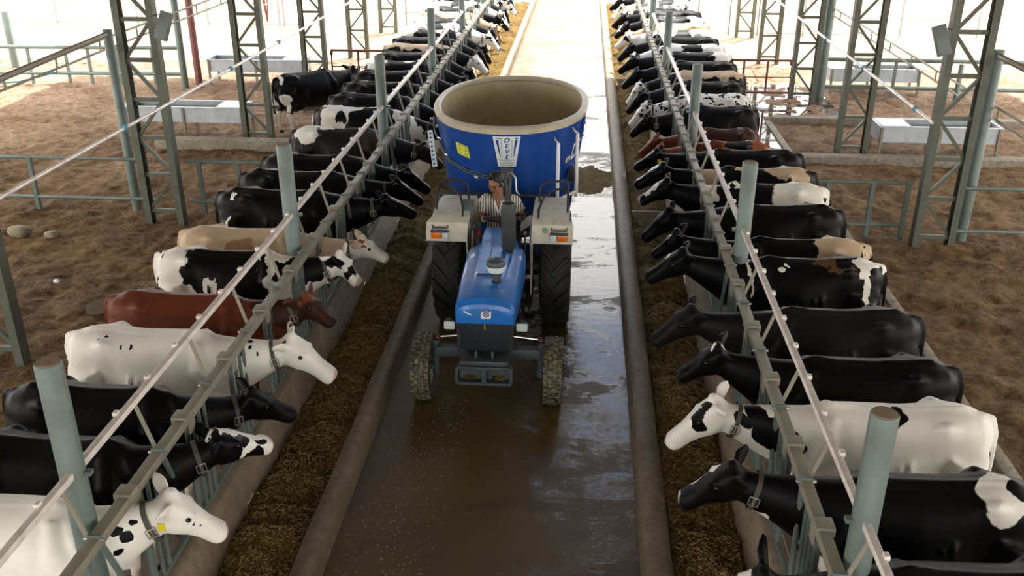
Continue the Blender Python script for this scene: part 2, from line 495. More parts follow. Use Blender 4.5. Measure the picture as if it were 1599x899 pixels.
def rzat(x): return rz1 - (rz1 - rz0) * abs(x + .7) / 12.3
ordn = ['nearest', 'second', 'third', 'fourth', 'fifth', 'sixth']
posn = ['cut off by the left edge of the picture', 'beside the green round post, carrying a floodlight', 'right of the nearer metal water trough', 'behind the standing cow', 'far back over the sunlit yard', 'standing last and palest in the yard']
ys = [9.35, 14.15, 18.95, 23.6, 28.4, 33.0]
for i, y in enumerate(ys):
    zt = rzat(-6.7) if y < 26.4 else 4.6
    lattice(-6.98, -6.45, y, zt, f'grey-green lattice column of the left row, {posn[i]}', flip=(i % 2 == 0))
posr = ['', 'thick and tall, carrying a tilted floodlight near the right edge', 'left of the nearer right-hand water trough', 'standing beside the far round post and the red gate', 'thin, beyond the red gate in the yard', 'thinnest and palest beyond the white paving']
for i, y in enumerate(ys):
    if i == 0: continue
    yy = 13.85 if i == 1 else (18.8 if i == 2 else y)
    zt = rzat(5.35) if y < 26.4 else 4.6
    lattice(5.10, 5.62, yy, zt, f'grey-green lattice column of the right row, {posr[i]}', flip=(i % 2 == 1))

# floodlights on the columns
def floodlight(c, tilt, label, attach, size=(.17, .13, .42)):
    t = thing('flood_light', label, 'lamp', c, 0, 'flood lights fixed to the lattice columns')
    rot = Matrix.Rotation(tilt, 3, 'Y') @ Matrix.Rotation(R(-14), 3, 'X')
    MB().box(c, size, rot, .012).build('housing', M['lamp_grey'], t, 40)
    f = MB()
    for k in range(7):
        f.box(V(c) + rot @ V((0, size[1] / 2 + .012, -size[2] * .4 + k * size[2] * .13)), (size[0] * .8, .03, .008), rot)
    f.build('cooling_fins', M['lamp_grey'], t)
    MB().tube([V(c) + rot @ V((0, 0, size[2] * .45)), V(c) + V(((attach[0] - c[0]) * .6, 0, size[2] * .36)), attach], .008, 6).build('cable', M['pvc'], t)
    MB().bar(V(c), (attach[0], attach[1], c[2] - .1), .03, .03).build('bracket', M['lamp_grey'], t)
floodlight((-6.22, 14.0, 3.13), R(17), 'tilted grey floodlight on the left lattice column beside the green post', (-6.45, 14.1, 3.25))
floodlight((4.93, 13.75, 3.10), R(-17), 'tilted grey floodlight on the thick right lattice column', (5.10, 13.85, 3.25))
floodlight((4.98, 23.4, 2.55), R(-4), 'small dark lamp box on the far right lattice column', (5.10, 23.6, 2.55), (.12, .1, .26))

def round_post(x, y, h, r, label, mat='steel', group='round steel posts in the pens', cap=True, name='round_post'):
    t = thing(name, label, 'post', (x, y, 0), 0, group)
    MB().lathe([(r, -.05), (r, h - .01), (r - .006, h)], (x, y, 0), n=20).build('post_tube', M[mat], t, 40)
    if cap: MB().lathe([(r - .012, h - .01), (r - .012, h + .004)], (x, y, 0), n=20).build('end_fill', M['post_cap'], t, 40)
    return t
round_post(-7.42, 14.62, 2.97, .075, 'round green steel post left of the floodlit lattice column', cap=False)
round_post(5.87, 14.1, 2.92, .085, 'round green steel post right of the thick right lattice column', cap=False)
round_post(-10.36, 24.1, 3.2, .09, 'round grey post rising behind the left water troughs')
round_post(-10.0, 24.15, 3.2, .09, 'round red-brown post next to the grey post behind the left troughs', 'post_red')
round_post(5.86, 23.9, 4.4, .11, 'thick round grey post beside the far right water trough')
round_post(-16.15, 26.15, 1.55, .10, 'short round grey post near the top left corner')
round_post(9.0, 23.5, .95, .06, 'short round post between the far right trough and the rails')

# ------------------------------------------------------------------ pipes along the pens
def long_pipe(name, pts, r, mat, label, cat, clips=None, clipmat='rope_blue'):
    t = thing(name, label, cat, pts[0])
    MB().tube(pts, r, 8).build('pipe', M[mat], t, 40)
    for p in (clips or []):
        MB().lathe([(r * 1.7, -.03), (r * 1.7, .03)], p, (0, 1, 0), 10).build('clip', M[clipmat], t, 40)
    return t
long_pipe('water_pipe', [(-6.38, 6, 1.99), (-6.38, 14, 1.94), (-6.38, 30, 1.84)], .026, 'rail_white', 'thin pale pipe running along the left lattice columns', 'pipe', [(-6.38, 12.6, 1.95), (-6.38, 16.9, 1.925), (-6.38, 19.8, 1.905)])
long_pipe('water_pipe', [(5.04, 13.8, 1.93), (5.04, 18.8, 1.97), (5.04, 30, 2.05)], .026, 'rail_white', 'thin pale pipe running along the right lattice columns', 'pipe', [(5.04, 14.6, 1.94), (5.04, 17.6, 1.96), (5.04, 20.5, 1.98)])
def rods(x, y0, y1, z, label, dx=0.0):
    t = thing('cable_ladder', label, 'pipe', (x, y0, z))
    MB().tube([(x, y0, z), (x + dx, y1, z + .04)], .018, 8).build('rod', M['rod'], t, 40)
    MB().tube([(x, y0, z + .17), (x + dx, y1, z + .21)], .018, 8).build('rod', M['rod'], t, 40)
    y = y0 + .3; k = 0
    while y < y1:
        MB().box((x, y, z + .09), (.02, .03, .19)).build('hanger', M['rod'], t)
        y += 1.35
    return t
rods(-7.62, 9, 27, 2.60, 'twin thin rods running back past the left round post')
rods(6.0, 11, 27, 1.93, 'twin thin rods running back past the right round post')
long_pipe('top_pipe', [(-7.44, 8.0, 2.72), (-7.42, 14.62, 2.90)], .045, 'rail_top', 'thick pipe running from the top of the left round post towards the viewer', 'pipe')
long_pipe('top_pipe', [(5.87, 14.1, 2.84), (5.87, 8.0, 2.80)], .045, 'rail_top', 'thick pipe running from the top of the right round post towards the viewer', 'pipe')
tag(MB().tube([(-9.3, 14.0, 2.0), (-8.9, 13.4, 2.35), (-8.2, 13.3, 2.42), (-7.66, 13.4, 2.55), (-7.62, 13.3, 2.62)], .012, 6).build('blue_twine', M['rope_blue'], smooth=60), 'blue twine tied to the twin rods at upper left', 'twine')

# ------------------------------------------------------------------ low pipe fences of the pens
def pipe_fence(x0, x1, y, zs, posts, label, r=.03, mat='steel', ph=None, group=None, dy=0.0):
    t = thing('pipe_fence', label, 'fence', (x0, y, 0), 0, group)
    for z in zs:
        MB().tube([(x0, y, z), (x1, y + dy, z)], r, 8).build('rail', M[mat], t, 40)
    for x in posts:
        yy = y + dy * (x - x0) / (x1 - x0)
        MB().box((x, yy, (zs[0] if ph is None else ph) / 2), (.065, .065, (zs[0] if ph is None else ph))).build('fence_post', M[mat], t)
    return t
pipe_fence(-14.5, -7.0, 14.55, (.9, .22), (-9.1, -11.6, -14.2), 'grey pipe fence from the left edge to the lattice column')
pipe_fence(-6.4, -4.2, 14.5, (.9, .22), (-6.2, -5.55, -4.4), 'short grey pipe fence between the left lattice column and black cows')
pipe_fence(3.5, 5.06, 14.2, (.9, .22), (3.8, 4.47, 5.0), 'short grey pipe fence between the black cows and right lattice column')
pipe_fence(5.66, 12, 14.0, (.9, .22), (6.9, 9.2, 11.5), 'grey pipe fence from the right lattice column to the right edge')
pipe_fence(-19, -10.5, 24.0, (.95, .28), (-14.5, -13.5, -12.9, -12.1, -11.2), 'green rail fence behind the left pen, ending at the round posts', .05, dy=.25)
pipe_fence(5.9, 16, 23.95, (.95, .28), (7.6, 9.6, 12, 14.4), 'green rail fence behind the far right water trough', .05, dy=-.3)

def gate(x0, x1, y, label):
    t = thing('steel_gate', label, 'gate', (x0, y, 0), 0, 'red steel gates behind the feeding rows')
    MB().tube([(x0, y, .25), (x0, y, 1.02), (x1, y, 1.02), (x1, y, .25), (x0, y, .25)], .032, 8).build('gate_frame', M['gate_red'], t, 40)
    for k in range(1, 3):
        x = x0 + (x1 - x0) * k / 3
        MB().tube([(x, y, .25), (x, y, 1.02)], .026, 8).build('gate_bar', M['gate_red'], t, 40)
    MB().tube([(x0, y, .62), (x1, y, .62)], .014, 8).build('gate_bar', M['gate_red'], t, 40)
    for x in (x0, x1):
        for z in (.35, .95): MB().lathe([(.045, -.04), (.045, .04)], (x, y, z), n=10).build('hinge', M['gate_red'], t, 40)
gate(-6.35, -4.3, 23.85, 'red-brown tube gate behind the standing cow on the left')
gate(3.3, 4.98, 23.3, 'red-brown tube gate beside the right cow row')

# ------------------------------------------------------------------ troughs
def trough(x0, x1, y, w, zt, label, grp='galvanised water troughs'):
    t = thing('water_trough', label, 'trough', ((x0 + x1) / 2, y, 0), 0, grp)
    d = .30; th = .015; zb = zt - d
    b = MB()
    b.box(((x0 + x1) / 2, y - w / 2, zt - d / 2), (x1 - x0, th, d)); b.box(((x0 + x1) / 2, y + w / 2, zt - d / 2), (x1 - x0, th, d))
    for x in (x0, x1): b.box((x, y, zt - d / 2), (th, w, d))
    b.box(((x0 + x1) / 2, y, zb), (x1 - x0, w, th))
    b.build('basin', M['trough'], t)
    r = MB()
    r.box(((x0 + x1) / 2, y - w / 2, zt), (x1 - x0 + .06, .05, .035)); r.box(((x0 + x1) / 2, y + w / 2, zt), (x1 - x0 + .06, .05, .035))
    for x in (x0, x1): r.box((x, y, zt), (.05, w, .035))
    r.build('rim', M['trough'], t)
    MB().box(((x0 + x1) / 2, y, zt - .09), (x1 - x0 - .04, w - .04, .01)).build('water', M['water'], t)
    lx = x1 - .3 if x0 < 0 else x0 + .3
    MB().box((lx, y, zt + .015), (.55, w, .02)).build('float_cover', M['trough'], t)
    for x in (x0 + .03, (x0 + x1) / 2, x1 - .03):
        for yy in (y - w / 2 - .02, y + w / 2 + .02):
            MB().box((x, yy, zt / 2), (.05, .05, zt)).build('leg', M['rail_top'], t)
trough(-9.62, -7.05, 19.38, .62, .66, 'long galvanised water trough behind the left lattice column')
trough(-9.75, -7.2, 24.55, .6, .66, 'galvanised water trough further back on the left, before the white yard')
trough(5.85, 8.15, 19.0, .62, .62, 'long galvanised water trough behind the thick right lattice column')
trough(6.2, 8.4, 24.7, .6, .62, 'galvanised water trough further back on the right, by the round post')

# ------------------------------------------------------------------ thin fences far out in the yard
def grid_fence(x0, x1, y, zs, xs, label, h):
    t = thing('yard_fence', label, 'fence', (x0, y, 0), 0, 'thin fences far out in the yard')
    for z in zs: MB().tube([(x0, y, z), (x1, y, z)], .022, 6).build('rail', M['grid'], t)
    for x in xs: MB().box((x, y, h / 2), (.05, .05, h)).build('fence_post', M['grid'], t)
grid_fence(-30, -10.7, 33.9, (.1, .75, 1.3), [-28, -25, -22, -19, -16, -13.4, -10.8], 'thin pale rail fence at the upper left beyond the troughs', 1.5)
grid_fence(-10.7, -7.0, 33.8, (.1, 1.4), [-10.6, -9.2, -7.1], 'thin upright fence frames behind the middle left lattice columns', 3.2)
grid_fence(-6.4, -5.2, 34.2, (.5, 1.6), [-6.3, -5.3], 'thin fence frame left of the far end of the left cow row', 3.2)
grid_fence(3.7, 4.9, 33.1, (.1, 1.3), [3.8, 4.85], 'thin fence frame right of the far end of the right cow row', 3.2)
grid_fence(5.7, 9.2, 33.1, (.1, 1.3), [5.8, 7.3, 9.1], 'thin upright fence frames behind the far right lattice column', 3.2)
grid_fence(9.2, 30, 33.2, (.6, 1.25), [10.5, 13, 16, 19, 22, 25, 28], 'thin pale rail fence at the upper right', 1.5)
t = thing('small_bush', 'small yellow-green bush far out behind the left lattice columns', 'bush', (-11.6, 35, 0))
rb = random.Random(2); b = MB()
for k in range(420):
    p = V((-11.6 + rb.gauss(0, .28), 35 + rb.gauss(0, .25), 1.75 + rb.gauss(0, .28)))
    d = V((rb.uniform(-1, 1), rb.uniform(-1, 1), rb.uniform(-1, 1))).normalized() * .07; e = d.cross(V((.3, .2, 1))).normalized() * .03
    b.add([p - d, p + e, p + d, p - e], [(0, 1, 2, 3)])
b.build('foliage', M['bush'], t)
b = MB()
for k in range(6):
    b.tube([(-11.6, 35, 0), (-11.6 + rb.uniform(-.15, .15), 35, .9), (-11.6 + rb.uniform(-.4, .4), 35 + rb.uniform(-.2, .2), 1.9)], [.03, .02, .008], 6)
b.build('stem', M['gate_red'], t)
# ------------------------------------------------------------------ cows: coats
BLACK = (.0022, .0020, .0022); WHITE = (.88, .83, .74); BROWN = (.14, .035, .015); CREAM = (.58, .43, .28); RUST = (.30, .09, .025)
DKBROWN = (.045, .016, .010)
_coat_n = [0]
def coat(base, patches=(), noseP=None, speck=None, rough=.48, wig=.10, legs=WHITE, dirt=.0, muzzle=(.012, .011, .012)):
    """base colour and patches: (centre xyz, radii xyz, colour) in the cow's own space, edges made ragged by noise"""
    _coat_n[0] += 1
    m, nt, bs = newmat('cow_hide')
    tc = N(nt, 'ShaderNodeTexCoord'); o = tc.outputs['Object']
    nz = N(nt, 'ShaderNodeTexNoise'); nz.inputs['Scale'].default_value = 4.5; nz.inputs['Detail'].default_value = 3
    off = N(nt, 'ShaderNodeVectorMath', operation='ADD'); off.inputs[1].default_value = (_coat_n[0] * 3.7, 0, 0); L(nt, o, off.inputs[0])
    L(nt, off.outputs[0], nz.inputs['Vector'])
    sb = N(nt, 'ShaderNodeVectorMath', operation='SUBTRACT'); L(nt, nz.outputs['Color'], sb.inputs[0]); sb.inputs[1].default_value = (.5, .5, .5)
    sc = N(nt, 'ShaderNodeVectorMath', operation='SCALE'); L(nt, sb.outputs[0], sc.inputs[0]); sc.inputs['Scale'].default_value = wig * 4
    ad = N(nt, 'ShaderNodeVectorMath', operation='ADD'); L(nt, o, ad.inputs[0]); L(nt, sc.outputs[0], ad.inputs[1])
    P = ad.outputs[0]
    tone = noisenode(nt, off.outputs[0], 3.0, 5, .6)
    def shade(c):
        return mix(nt, tone, tuple(x * .75 for x in c), tuple(min(1, x * 1.18) for x in c))
    col = shade(base)
    if legs is not None:
        sp = N(nt, 'ShaderNodeSeparateXYZ'); L(nt, P, sp.inputs[0])
        col = mix(nt, mth(nt, 'LESS_THAN', sp.outputs[2], .50), col, legs)
    groups = {}
    order = []
    for c, r, cc in patches:
        s = N(nt, 'ShaderNodeVectorMath', operation='SUBTRACT'); L(nt, P, s.inputs[0]); s.inputs[1].default_value = c
        d = N(nt, 'ShaderNodeVectorMath', operation='DIVIDE'); L(nt, s.outputs[0], d.inputs[0]); d.inputs[1].default_value = r
        l = N(nt, 'ShaderNodeVectorMath', operation='LENGTH'); L(nt, d.outputs[0], l.inputs[0])
        k = N(nt, 'ShaderNodeMapRange'); k.inputs['From Min'].default_value = 1.02; k.inputs['From Max'].default_value = .96
        L(nt, l.outputs['Value'], k.inputs[0])
        if order and order[-1][0] == cc:
            order[-1][1] = mth(nt, 'MAXIMUM', order[-1][1], k.outputs[0])
        else: order.append([cc, k.outputs[0]])
    for cc, k in order:
        col = mix(nt, k, col, shade(cc))
    if speck:
        f = noisenode(nt, off.outputs[0], speck[1], 2, .5)
        col = mix(nt, ramp(nt, f, [(speck[2], (0, 0, 0)), (speck[2] + .015, (1, 1, 1))]), col, speck[0])
    # dried mud: on the belly and legs and a little on the back
    sp2 = N(nt, 'ShaderNodeSeparateXYZ'); L(nt, o, sp2.inputs[0])
    f = noisenode(nt, off.outputs[0], 2.3, 6, .65)
    low = N(nt, 'ShaderNodeMapRange'); low.inputs['From Min'].default_value = .85; low.inputs['From Max'].default_value = .2
    L(nt, sp2.outputs[2], low.inputs[0])
    k = mth(nt, 'MULTIPLY', ramp(nt, f, [(.40, (0, 0, 0)), (.70, (1, 1, 1))]), mth(nt, 'MULTIPLY_ADD', low.outputs[0], .5, dirt), None, True)
    col = mix(nt, k, col, (.16, .09, .045))
    if muzzle is not None and noseP is not None:
        s = N(nt, 'ShaderNodeVectorMath', operation='DISTANCE'); L(nt, o, s.inputs[0]); s.inputs[1].default_value = noseP
        col = mix(nt, mth(nt, 'LESS_THAN', s.outputs['Value'], .075), col, muzzle)
    col = mix(nt, mth(nt, 'LESS_THAN', sp2.outputs[2], .07), col, (.03, .025, .02))
    L(nt, col, bs.inputs['Base Color'])
    bs.inputs['Roughness'].default_value = rough
    bs.inputs['Specular IOR Level'].default_value = .15
    hv = N(nt, 'ShaderNodeMapping'); hv.inputs['Scale'].default_value = (14, 60, 60); L(nt, o, hv.inputs[0])
    bump(nt, bs, noisenode(nt, hv.outputs[0], 2.0, 3, .6), .12, .006)
    return m

M['eye'] = simple('cow_eye', (.006, .004, .003), .12)
M['strap'] = simple('collar_strap', (.075, .065, .045), .6, 0, .2, 20)
M['buckle'] = simple('collar_buckle', (.55, .53, .48), .3, .8)
M['eartag'] = simple('yellow_ear_tag', (.75, .58, .03), .45)
M['chain'] = simple('neck_chain', (.30, .31, .32), .35, .7)

def ringpts(c, fwd, rw, ru, rd=None, n=18, sq=1.0):
    """closed ring at c, across the direction fwd; rw half width, ru up, rd down"""
    fwd = V(fwd).normalized()
    side = fwd.cross(V((0, 0, 1)))
    if side.length < .1: side = V((0, 1, 0))
    side.normalize(); up = side.cross(fwd).normalized()
    rd = ru if rd is None else rd
    out = []
    for k in range(n):
        q = 2 * math.pi * k / n
        cx, sy = math.cos(q), math.sin(q)
        cx = math.copysign(abs(cx) ** sq, cx); s2 = math.copysign(abs(sy) ** sq, sy)
        out.append(V(c) + side * rw * cx + up * (ru if sy > 0 else rd) * s2)
    return out

def cow_mesh(poll=(.98, 0, 1.28), nose=(1.36, 0, 1.02), ln=1.0, ht=1.0, fat=1.0, step=0.0, vox=.021, tail=0.0, ears=0.0):
    b = MB()
    X = lambda x: x * ln if x < .3 else x
    # trunk: x, top, bottom, half width, widest point (+ high, - low), squareness
    secs = [(-1.16, 1.16, .99, .06, 0, .9), (-1.12, 1.245, .86, .13, .1, .85), (-1.04, 1.31, .74, .195, .12, .8), (-.92, 1.34, .66, .235, .12, .78), (-.76, 1.35, .62, .255, .15, .74), (-.62, 1.33, .60, .265, .05, .8), (-.45, 1.32, .55, .315, -.12, .86),
            (-.22, 1.325, .51, .355, -.18, .9), (.0, 1.335, .52, .345, -.22, .92), (.12, 1.345, .57, .295, -.25, .95), (.25, 1.31, .63, .25, -.2, .95), (.36, 1.24, .71, .20, -.12, .95), (.46, 1.15, .82, .15, 0, .95)]
    rings = []
    for x, zt, zb, w, kk, e in secs:
        cz = zt * .56 + zb * .44; rr = []
        for k in range(28):
            q = 2 * math.pi * k / 28; cx = math.cos(q); sy = math.sin(q)
            cx = math.copysign(abs(cx) ** e, cx); s2 = math.copysign(abs(sy) ** e, sy)
            rr.append(V((X(x), w * fat * cx * (1 + kk * s2), cz + ((zt - cz) if sy > 0 else (cz - zb)) * s2)))
        rings.append(rr)
    b.loft(rings)
    # spine ridge, hook and pin bones, shoulder blades, thighs
    b.tube([(X(-1.1), 0, 1.235), (X(-.9), 0, 1.335), (X(-.7), 0, 1.325), (X(-.4), 0, 1.305), (X(-.1), 0, 1.31), (X(.10), 0, 1.34), (.24, 0, 1.28)], [.035, .042, .035, .032, .032, .040, .035], 10)
    for s in (-1, 1):
        b.tube([(X(-.64), s * .20 * fat, 1.24), (X(-.72), s * .215 * fat, 1.275), (X(-.86), s * .16 * fat, 1.25), (X(-1.08), s * .095, 1.20)], [.04, .055, .045, .045], 10)
        b.tube([(.12, s * .10, 1.28), (.17, s * .215, 1.08), (.28, s * .205, .88)], [.06, .10, .09], 10)
        b.ell((X(-.92), s * .15, .92), (.22, .11, .28))
        for k in range(5):
            xx = -.12 - k * .085; b.tube([(X(xx + .05), s * .17, 1.22), (X(xx), s * .322 * fat, .98), (X(xx - .03), s * .32 * fat, .80)], [.012, .028, .012], 6)
    poll = V(poll); nose = V(nose)
    # neck
    nb = V((.27, 0, 1.00)); pc = poll - V((0, 0, .085))
    rings = []
    n = 8
    for i in range(-1, n):
        t = max(i / (n - 1), -.28) if i >= 0 else -.3; c = nb.lerp(pc, t); c.y = pc.y * (max(t, 0) ** 1.5)
        c.z += .0
        rw = .17 * (1 - max(t, 0)) ** 1.3 + .085; rh = .225 * (1 - max(t, 0)) ** 1.2 + .115
        if i < 0: rw *= .45; rh *= .5
        rings.append(ringpts(c, (pc - nb), rw, rh * .95, rh, 18))
    b.loft(rings)
    b.tube([(.50, 0, .80), nb.lerp(pc, .5) - V((0, -pc.y * .1, .22)), nb.lerp(pc, .85) - V((0, 0, .13))], [.05, .045, .03], 10)
    # head
    d = (nose - poll); hl = d.length; d.normalize()
    hs = max(.88, min(1.08, hl / .46))
    side = d.cross(V((0, 0, 1))).normalized(); up = side.cross(d)
    hp = []
    for t, w, u, dn, dz in ((-.12, .06, .045, .06, -.03), (-.05, .095, .07, .12, -.01), (.08, .112, .078, .165, 0), (.22, .118, .078, .18, 0), (.36, .108, .072, .165, 0), (.52, .085, .062, .13, -.002),
                            (.68, .078, .056, .105, -.008), (.82, .084, .058, .098, -.012), (.93, .086, .058, .09, -.014), (.99, .078, .048, .075, -.016), (1.015, .05, .03, .05, -.018)):
        hp.append(ringpts(poll + d * hl * t + up * dz, d, w * hs, u * hs, dn * hs, 20, .78))
    b.loft(hp)
    eyes = [poll + d * hl * .30 + side * s * .112 * hs + up * .018 for s in (-1, 1)]
    for s, e in zip((-1, 1), eyes):
        b.ell(e + up * .028 - side * s * .02, (.045, .035, .022), None, 10, 6)     # brow
        b.ell(poll + d * hl * .98 + side * s * .038 * hs + up * .012, (.022, .02, .02), None, 8, 6)
        # ears
        e0 = poll + side * s * .085 + up * .0 + d * .01
        tip = e0 + side * s * .19 + up * (.015 + ears) - d * .12
        md = e0.lerp(tip, .5) + up * .01
        rr = []
        for c, wid, th in ((e0, .034, .028), (e0.lerp(tip, .25), .056, .024), (md, .068, .021), (e0.lerp(tip, .8), .050, .019), (tip, .016, .015)):
            ax = (tip - e0).normalized(); a2 = up.cross(ax).normalized(); b2 = ax.cross(a2)
            rr.append([c + a2 * th * math.cos(q) * 1.0 + b2 * wid * math.sin(q) for q in [2 * math.pi * k / 10 for k in range(10)]])
        b.loft(rr)
    b.ell(poll + up * .07 - d * .02, (.05, .06, .04))
    # legs
    for s in (-1, 1):
        st = step * s
        b.tube([(.22, s * .17, .95), (.22 + st * .3, s * .17, .66), (.23 + st * .7, s * .16, .42), (.22 + st, s * .155, .20), (.22 + st, s * .155, .09), (.24 + st, s * .155, .0)],
               [.12, .082, .055, .040, .045, .060], 12)
        b.ell((.235 + st * .7, s * .16, .40), (.055, .05, .065))
        xr = X(-.92)
        b.tube([(xr, s * .17, .98), (xr + .09 - st * .2, s * .19, .72), (xr - .06 - st * .6, s * .18, .47), (xr - .045 - st, s * .17, .24), (xr - .03 - st, s * .17, .09), (xr + .0 - st, s * .17, .0)],
               [.19, .13, .060, .042, .046, .062], 12)
        b.ell((xr - .075 - st * .6, s * .18, .475), (.055, .045, .07))
    # udder and tail
    b.ell((X(-.66), 0, .56), (.20, .15, .13))
    for sx in (-.07, .07):
        for s in (-1, 1): b.tube([(X(-.66) + sx, s * .07, .48), (X(-.66) + sx, s * .07, .40)], [.022, .018], 8)
    tx = X(-1.15)
    b.tube([(tx + .10, 0, 1.29), (tx - .0, 0, 1.27), (tx - .055, tail * .2, 1.12), (tx - .06, tail * .6, .85), (tx - .05, tail, .62), (tx - .04, tail, .45), (tx - .035, tail, .32)], [.035, .035, .026, .022, .024, .04, .02], 10)
    b.v = [p + V((0, fbm(p.x, p.z, 2.6, 2, 11 + poll.x * 9), fbm(p.x, p.y, 2.2, 2, 5 + nose.z * 7))) * .010 for p in b.v]
    me = bpy.data.meshes.new('cow'); me.from_pydata([tuple(p) for p in b.v], [], b.f)
    bm = bmesh.new(); bm.from_mesh(me); bmesh.ops.recalc_face_normals(bm, faces=bm.faces); bm.to_mesh(me); bm.free()
    o = bpy.data.objects.new('tmp', me); COL.objects.link(o)
    r = o.modifiers.new('r', 'REMESH'); r.mode = 'VOXEL'; r.voxel_size = vox
    s = o.modifiers.new('s', 'SMOOTH'); s.factor = .5; s.iterations = 9 if vox < .03 else 4
    dg = bpy.context.evaluated_depsgraph_get()
    m2 = bpy.data.meshes.new_from_object(o.evaluated_get(dg), preserve_all_data_layers=False, depsgraph=dg)
    bpy.data.objects.remove(o); bpy.data.meshes.remove(me)
    m2.name = 'cow'
    m2.polygons.foreach_set('use_smooth', [True] * len(m2.polygons))
    m2.materials.clear()
    return m2, dict(poll=poll, nose=nose, d=d, side=side, up=up, eyes=eyes, hs=hs, hl=hl, pc=pc, nb=nb)

def sph(c, r, nu=12, nv=8):
    b = MB(); b.ell(c, (r, r, r), None, nu, nv); return b

def add_cow(side, y, label, hide, group, dyn=0.0, dyh=None, poll=(.98, 1.28), nose=(1.36, 1.02), collar=True, tagc=False, ln=1.0, sc=1.0, vox=.021, step=0.0, shared=None, x=None, rz=None, tail=0.05, ears=0.0, fat=1.0):
    """side -1: left row facing +X; +1: right row facing -X.  dyn: world y shift of the poll, dyh: further y shift of the nose"""
    sg = 1 if side < 0 else -1
    if dyh is None: dyh = dyn
    if shared is None:
        me, I = cow_mesh((poll[0], dyn * sg, poll[1]), (nose[0], dyh * sg, nose[1]), ln, 1, fat, step, vox, tail, ears)
    else:
        me, I = shared[0].copy(), shared[1]
    o = bpy.data.objects.new('cow', me)
    COL.objects.link(o)
    px = (-3.60 if side < 0 else 2.20) if x is None else x
    o.location = (px, y, .03); ang = (0 if side < 0 else math.pi) if rz is None else rz
    o.rotation_euler = (0, 0, ang)
    o.scale = (sc, sc, sc)
    WM[o.name] = Matrix.Translation(o.location) @ Matrix.Rotation(ang, 4, 'Z')
    m = hide(I, sg) if callable(hide) else hide
    me.materials.append(m)
    tag(o, label, 'cow', group)
    for e in I['eyes']:
        sph(e, .021).build('eye', M['eye'], o, 80, local=True)
    if collar:
        nb, pc = I['nb'], I['pc']; t = .80
        c = nb.lerp(pc, t); c.y = pc.y * (t ** 1.5)
        rw = .17 * (1 - t) ** 1.3 + .085 + .014; rh = .225 * (1 - t) ** 1.2 + .115 + .012
        ax = (pc - nb).normalized()
        a = ringpts(c - ax * .018 + V((0, 0, -.004)), ax, rw, rh * .95, rh * 1.04, 28); b2 = ringpts(c + ax * .018, ax, rw, rh * .95, rh * 1.04, 28)
        a2 = ringpts(c - ax * .018, ax, rw - .008, rh * .95 - .008, rh - .008, 28); b3 = ringpts(c + ax * .018, ax, rw - .008, rh * .95 - .008, rh - .008, 28)
        mb = MB(); n = 28
        mb.v = a + b2 + b3 + a2
        for i in range(4):
            for j in range(n):
                k = (j + 1) % n; i2 = (i + 1) % 4
                mb.face((i * n + j, i * n + k, i2 * n + k, i2 * n + j))
        st = mb.build('collar', M['strap'], o, 50, local=True)
        sidev = ax.cross(V((0, 0, 1))).normalized(); upv = sidev.cross(ax)
        vis = 1 if (sidev.y * sg) < 0 else -1
        bc = c + sidev * vis * rw * .99 - upv * .03
        k = MB(); w, h = .035, .035
        k.tube([bc + ax * w + upv * h, bc - ax * w + upv * h, bc - ax * w - upv * h, bc + ax * w - upv * h, bc + ax * w + upv * h], .006, 6)
        k.tube([bc + upv * h, bc - upv * h], .005, 6)
        k.build('buckle', M['buckle'], st, 50, local=True)
    if tagc:
        e0 = I['poll'] + I['side'] * (-1 if True else 1) * 0
        for s in (-1, 1):
            sv = I['side'] * s
            if sv.y * sg < 0:
                p = I['poll'] + sv * .19 - I['up'] * .06 + V((0, sv.y * .03, 0))
                t_ = MB(); t_.box(p, (.055, .012, .06), None, .004); t_.build('ear_tag', M['eartag'], o, 50, local=True)
    return o

# coat patch positions: t 0 at the rump .. 1 at the fence, h 0 on the spine .. 1 low on the flank (the flank nearer the viewer)
def pt(t, h, sg):
    ys = (0, .20, .33, .365, .34); zs = (1.36, 1.30, 1.15, .95, .72)
    k = min(3.999, max(0, h * 4)); i = int(k); f = k - i
    return (-1.13 + 1.68 * t, -sg * (ys[i] + (ys[i + 1] - ys[i]) * f), zs[i] + (zs[i + 1] - zs[i]) * f)
def H(base, body=(), head=(), neck=(), **kw):
    """body: (t, h, rt, rh, colour) ; head: (u along poll..nose, v across towards the viewer, radius, colour); neck: same along fence..poll"""
    def f(I, sg):
        ps = []
        for t, h, rt, rh, c in body:
            ps.append((pt(t, h, sg), (rt * 1.68, max(rh * .9, .12), rh * .75), c))
        for u, w, r, c in neck:
            t_ = .38 + .55 * u; p = I['nb'].lerp(I['pc'], t_); p.y = I['pc'].y * t_ ** 1.5
            p = p + V((0, -sg * (.17 * (1 - t_) ** 1.3 + .085) * math.sin(w * 1.57), (.225 * (1 - t_) ** 1.2 + .115) * .95 * math.cos(w * 1.57)))
            ps.append((tuple(p), (r, r, r), c))
        for u, w, r, c in head:
            s = I['side'] if I['side'].y * sg < 0 else -I['side']
            p = I['poll'] + I['d'] * I['hl'] * u + s * .11 * w + I['up'] * .05 * (1 - abs(w))
            ps.append((tuple(p), (r, r, r), c))
        return coat(base, ps, tuple(I['poll'] + I['d'] * I['hl'] * 1.03), **kw)
    return f
PINK = (.62, .42, .34)
GL = 'cows feeding in the left row'; GR = 'cows feeding in the right row'
W_, K_ = WHITE, BLACK

